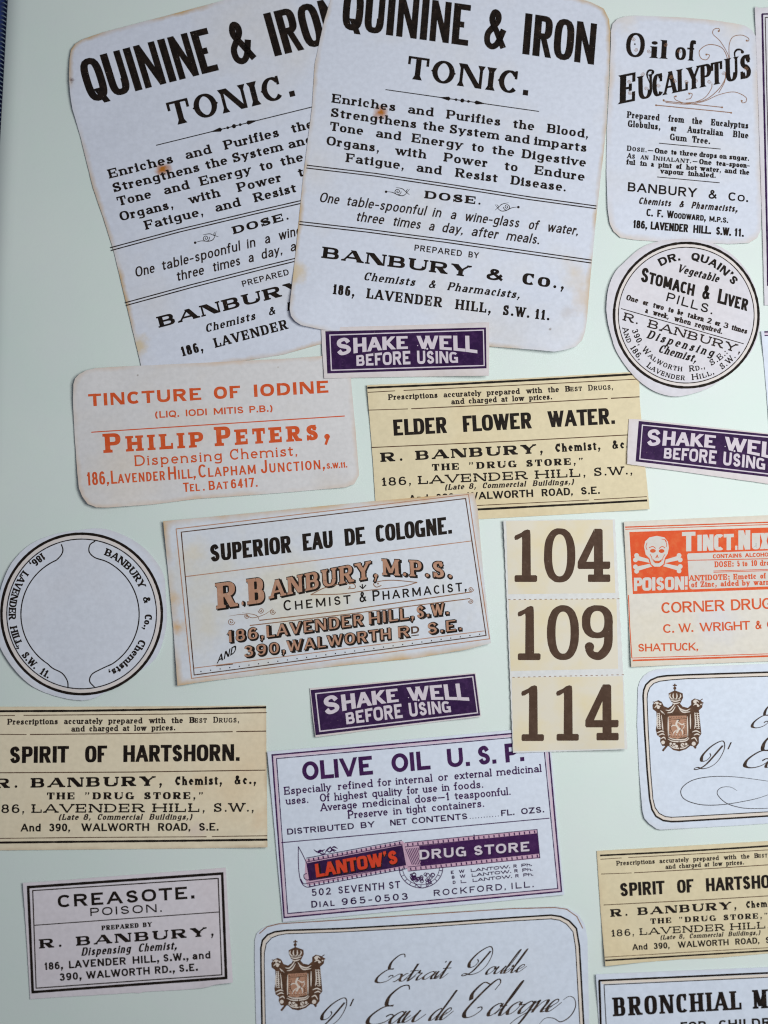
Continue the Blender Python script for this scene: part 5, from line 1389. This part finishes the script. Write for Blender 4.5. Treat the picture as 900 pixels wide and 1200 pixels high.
make_label('pill_box_label', 'round label for stomach and liver pills inside a thick black ring', 'label',
    closed_spline([np.array(p) / 4.5 + (700, 270) for p in [(48, 400), (60, 300), (92, 222), (140, 170), (230, 92), (330, 56), (450, 44), (560, 53), (645, 84), (725, 140), (793, 220), (838, 320), (858, 450), (851, 540), (812, 640), (742, 720), (652, 790), (560, 842), (430, 875), (330, 860), (240, 810), (165, 735), (102, 640), (75, 560), (55, 480)]], 4),
    1, P['pills'], pills_art(), None, [(710, 350, 90, 0.68), (800, 465, 90, 0.68)], seed=7)

make_label('medicine_label', 'orange lettered label for tincture of iodine with rounded corners', 'label',
    [(86, 450), (88, 443.5), (93, 438.5), (101, 434), (112, 431.3), (140, 429.6), (250, 424.6), (340, 420), (400, 415.5), (408, 417.5), (411, 424), (411.3, 443), (413.5, 470), (416.3, 500), (420, 545), (420.8, 557), (415, 567.3), (405, 571), (330, 577.5), (230, 584.7), (180, 591), (126, 594.8), (113, 594.5), (103, 590.8), (96.5, 582), (92.5, 572), (91, 558), (87.5, 512), (85.5, 470)],
    1, P['iodine'], iodine_art(), None, [(113, 594, 80, 1.22), (420, 557, 60, 0.94), (86, 440, 60, 0.81)], seed=8)

make_label('medicine_label', 'superior eau de cologne label with copper shaded lettering and a brown stained left edge', 'label',
    [(191.2, 610.8), (300, 600.6), (430, 588), (555.8, 577.2), (560, 598), (566, 668), (572, 722), (575.4, 753.6), (545, 761.5), (485, 771.6), (400, 780), (283, 793.5), (232, 799.8), (208, 803.8), (203, 735), (196, 660)],
    1, P['superior'], superior_art(), None, [(575, 754, 80, 1.76), (208, 804, 70, 0.94), (191, 611, 60, 0.81)], seed=9)

strip_out = [(590, 610), (655, 609), (720.5, 608.2)]
for i in range(1, 46): strip_out.append((720.5 + 14.7 * i / 46 + (0.4 if i % 2 else -0.4), 608.2 + 270 * i / 46))
strip_out += [(735.2, 878), (668, 880.4), (601.2, 882.2)]
for i in range(1, 46): strip_out.append((601.2 - 11.2 * i / 46 + (-0.2 if i % 2 else 0.2), 882.2 - 272 * i / 46))
tick = Art()
for k in range(3):
    t_ = ticket_art(k)
    t_.V(0, 0, 1)
    tick.parts += t_.parts
tick.V(0, 0, 1)
tick.part('perforation', 'tan', 1)
for (x0, y0, x1, y1) in ((594, 702.6, 728, 701.6), (599, 793.8, 733, 790.6)):
    for i in range(22):
        u = (i + .5) / 22; tick.rule([(x0 + (x1 - x0) * u - 1.4, y0 + (y1 - y0) * u), (x0 + (x1 - x0) * u + 1.2, y0 + (y1 - y0) * u)], .45)
make_label('number_ticket_strip', 'perforated strip of three beige tickets with large brown numerals', 'tickets', strip_out, 2, P['ticket'], tick, None, [(735, 878, 80, 1.62), (601, 882, 60, 0.68), (590, 610, 60, 0.68)], seed=10)

make_label('medicine_label', 'orange poison label with a skull and crossed bones', 'label',
    [(731, 611.5), (800, 608), (900, 603.8), (938, 602.4), (943, 773.5), (900, 775), (820, 778), (739.8, 781.6), (736, 715)],
    1, P['nux'], nux_art(), None, [(739, 781, 60, 0.81), (731, 611, 50, 0.54)], seed=11)

extr = extrait_art()
a4 = lambda p: (np.array([790.5, 801.2]) + (np.array([[5.5, 84.9], [79.6, 44.4]]) @ np.linalg.inv(np.array([[4.2, 88.6], [82.8, 42.8]]))) @ (np.array(p, float) - np.array([345.8, 1101.6])))
src4 = [(300, 1080), (690, 1060), (305, 1270), (690, 1250)]
make_label('medicine_label', 'script lettered label with a brown crest, directly under the olive oil label', 'label',
    [(298.4, 1125), (298.6, 1101), (301, 1093.5), (308, 1087.5), (318, 1083.3), (328, 1081.6), (400, 1077), (500, 1070.2), (600, 1063.8), (652, 1062.4), (666, 1064.5), (678, 1072), (685.5, 1084), (688.5, 1100), (690.6, 1200), (695, 1250), (688, 1262), (670, 1266), (350, 1282), (320, 1280), (306, 1268), (301, 1240)],
    0, P['extrait'], extr, 'crested cologne labels', [(688, 1080, 70, 0.54)], seed=12)
ex2 = T(extr, src4, [tuple(a4(p)) for p in src4])
ex2.V(730, 770, 5.294)
ex2.part('flourish', 'soft')
ex2.curve([(1000, 790), (900, 770), (700, 744), (550, 742), (430, 765), (362, 820), (380, 880), (480, 915), (620, 915), (800, 885), (900, 855), (1000, 820)], 5.2, True)
ex2.curve([(710, 830), (665, 806), (605, 812), (586, 850), (640, 905), (730, 934), (820, 940), (920, 936), (1000, 925)], 4.6, True)
# the right-hand one is cut off by the frame: its border is measured afresh, the rest is the shared artwork
ex2.parts = [p for p in ex2.parts if p['name'] != 'border']
ob = [(125, 240), (129, 205), (142, 172), (172, 143), (215, 124), (270, 116), (400, 110), (900, 94), (1100, 88)]
ib = [(150, 262), (153, 225), (166, 190), (192, 163), (228, 150), (300, 141), (400, 134), (900, 119), (1100, 113)]
ol = [(125, 240), (134, 450), (150, 700), (166, 880), (180, 945), (205, 988), (250, 1014), (300, 1021), (345, 1020), (900, 986), (1100, 974)]
il = [(150, 262), (157, 450), (171, 700), (186, 880), (200, 935), (225, 970), (262, 989), (300, 994), (345, 992), (900, 960), (1100, 948)]
for (o_, i_) in ((ob, ib), (ol, il)):
    ex2.part('border', 'cream', 0); ex2.rule([tuple((np.array(x) + np.array(y)) / 2) for x, y in zip(o_, i_)] if len(o_) == len(i_) else o_, 20)
    ex2.part('border', 'black', 1); ex2.rule(o_, 9, .15)
    ex2.part('border', 'soft', 1); ex2.rule(i_, 4, .3)
def off_frame(q, xm):
    return (q[1][:, 0].min() if isinstance(q, tuple) else q[..., 0].min()) > xm
for p in ex2.parts: p['quads'] = [q for q in p['quads'] if not off_frame(q, 937)]
for p in ex2.parts: p['quads'] = [q if isinstance(q, tuple) else q[(q[..., 0].max(axis=1) < 940)] for q in p['quads']]
for p in ex2.parts: p['quads'] = [q for q in p['quads'] if isinstance(q, tuple) or len(q)]
make_label('medicine_label', 'script lettered label with a brown crest, directly under the orange poison label', 'label',
    [np.array(p) / 5.294 + (730, 770) for p in [(92, 230), (93, 190), (105, 150), (130, 115), (165, 90), (210, 75), (400, 62), (900, 40), (1120, 32), (1135, 1018), (900, 1032), (700, 1046), (400, 1062), (235, 1071), (210, 1066), (165, 1035), (135, 1002), (122, 960), (112, 850), (100, 700), (88, 420)]],
    0, P['extrait'], ex2, 'crested cologne labels', [(762, 965, 70, 0.81)], seed=13)

make_label('medicine_label', 'violet lettered olive oil label with a banner, its corner under the ticket strip', 'label',
    [(313.2, 880.8), (400, 873.5), (520, 862.8), (643, 851.5), (647, 890), (654, 975), (661.4, 1048.4), (560, 1058.6), (430, 1071), (331.6, 1080.6), (322, 975)],
    1, P['olive'], olive_art(), None, [(661, 1048, 60, 0.54), (313, 880, 60, 0.68)], seed=14)

make_label('medicine_label', 'small black bordered label for creasote with a torn lower edge', 'label',
    [np.array(p) / 3 + (0, 1000) for p in [(80, 104), (180, 98), (350, 84), (560, 68), (700, 58), (794, 50), (802, 200), (819, 454), (800, 457), (775, 459), (752, 463), (728, 470), (708, 474), (640, 480), (540, 485), (505, 487), (490, 491), (470, 490), (330, 499), (200, 506), (106, 513), (94, 300)]],
    0, P['creasote'], creasote_art(), None, [(273, 1151, 60, 1.08), (27, 1034, 50, 0.41)], jag=.25, seed=15)

make_label('medicine_label', 'bronchial mixture label for children with a thick black border', 'label',
    [(698.2, 1141.8), (800, 1137.5), (960, 1131), (985, 1130), (990, 1260), (708, 1260), (702, 1200)],
    0, P['extrait'], bronchial_art(), None, [(698, 1141, 50, 0.81)], seed=16)

make_label('pill_box_label', 'round label with an empty centre and an address running round its ring', 'label',
    closed_spline([np.array(p) / 4.286 + (0, 600) for p in [(-12, 520), (0, 400), (55, 262), (155, 160), (290, 108), (400, 90), (500, 82), (580, 100), (680, 148), (762, 220), (822, 318), (832, 420), (838, 520), (826, 620), (785, 730), (702, 800), (600, 862), (450, 942), (300, 930), (170, 880), (80, 800), (5, 690), (-18, 600)]], 4),
    0, P['round'], round_art(), None, [(0, 790, 70, 0.94), (105, 820, 60, 0.68), (0, 690, 70, 0.68)], seed=17)

b_ = Art(); b_.V(860, 0, 4)
b_.part('border', 'purple'); b_.rule([(131, 66), (300, 62)], 6); b_.rule([(133, 66), (140, 400), (158, 1200), (160, 1340)], 8, .2)
b_.part('border', 'soft'); b_.rule([(146, 82), (300, 78)], 3); b_.rule([(147, 82), (154, 400), (168, 1000), (172, 1290)], 3, .2)
b_.part('printed_panel', 'slate', 0); b_.poly([(162, 420), (300, 420), (300, 1180), (172, 1180)])
make_label('medicine_label', 'pinkish label, only its margin in view, beside the oil of eucalyptus label', 'label',
    [(884.6, 9.2), (886.5, 7.6), (888.5, 9.2), (940, 7.2), (952, 356), (896, 357.8), (893.5, 270), (889, 130)], 1, P['pills'], b_, None, [(885, 9, 40, 0.68)], seed=18)
b_ = Art(); b_.V(860, 260, 3.333)
b_.part('border', 'violet'); b_.rule([(119, 430), (300, 427)], 5, .2)
b_.part('border', 'pink'); b_.rule([(120, 437), (300, 434)], 6, .2)
b_.part('border', 'violet'); b_.rule([(120, 444), (300, 441)], 3, .2); b_.rule([(123, 446), (150, 800)], 3, .2) if 0 else None
make_label('medicine_label', 'pale blue label, only a sliver in view, beside the round pills label', 'label',
    [(892, 388), (940, 386.5), (948, 520), (903, 522), (898, 455)], 0, P['olive'], b_, None, [(892, 388, 40, 0.68)], seed=19)

shake = shake_art()
PS = [(381.2, 388.2), (569.5, 384), (570.2, 431.6), (383.5, 437.7)]
g_ = 'purple shake well strips'
make_label('shake_well_label', 'purple shake well strip overlapping both the tonic and the tincture of iodine labels', 'label',
    [(376.4, 383.8), (480, 381), (573.2, 377.6), (573.4, 405), (572.8, 440.2), (480, 441.5), (380, 443.3), (377.5, 410)], 2, P['shake'], shake, g_, [(573, 440, 80, 2.03), (573, 378, 50, 0.68), (380, 443, 40, 0.41)], seed=20)
make_label('shake_well_label', 'purple shake well strip with wide pale left margin, overlapping the elder flower water label', 'label',
    [(737, 490.8), (748, 491.3), (840, 501), (952, 513.8), (947, 571.5), (900, 567), (815, 554.8), (735, 543.8), (735.6, 520)], 2, P['shake'], T(shake, PS, [(748.5, 493.3), (935, 512.8), (931.5, 562.6), (744.8, 540.8)]), g_, [(735, 544, 50, 0.68)], seed=21)
make_label('shake_well_label', 'purple shake well strip alone on the page above the olive oil label', 'label',
    [(362.9, 806.6), (460, 797.8), (557.2, 788.4), (560.5, 812), (563.9, 839.6), (465, 852), (369.6, 863.8), (366, 835)], 0, P['shake'], T(shake, PS, [(364.0, 808.6), (556.6, 789.9), (562.8, 838.4), (369.8, 861.6)]), g_, [(564, 840, 60, 1.22), (369, 864, 60, 0.81)], seed=22)
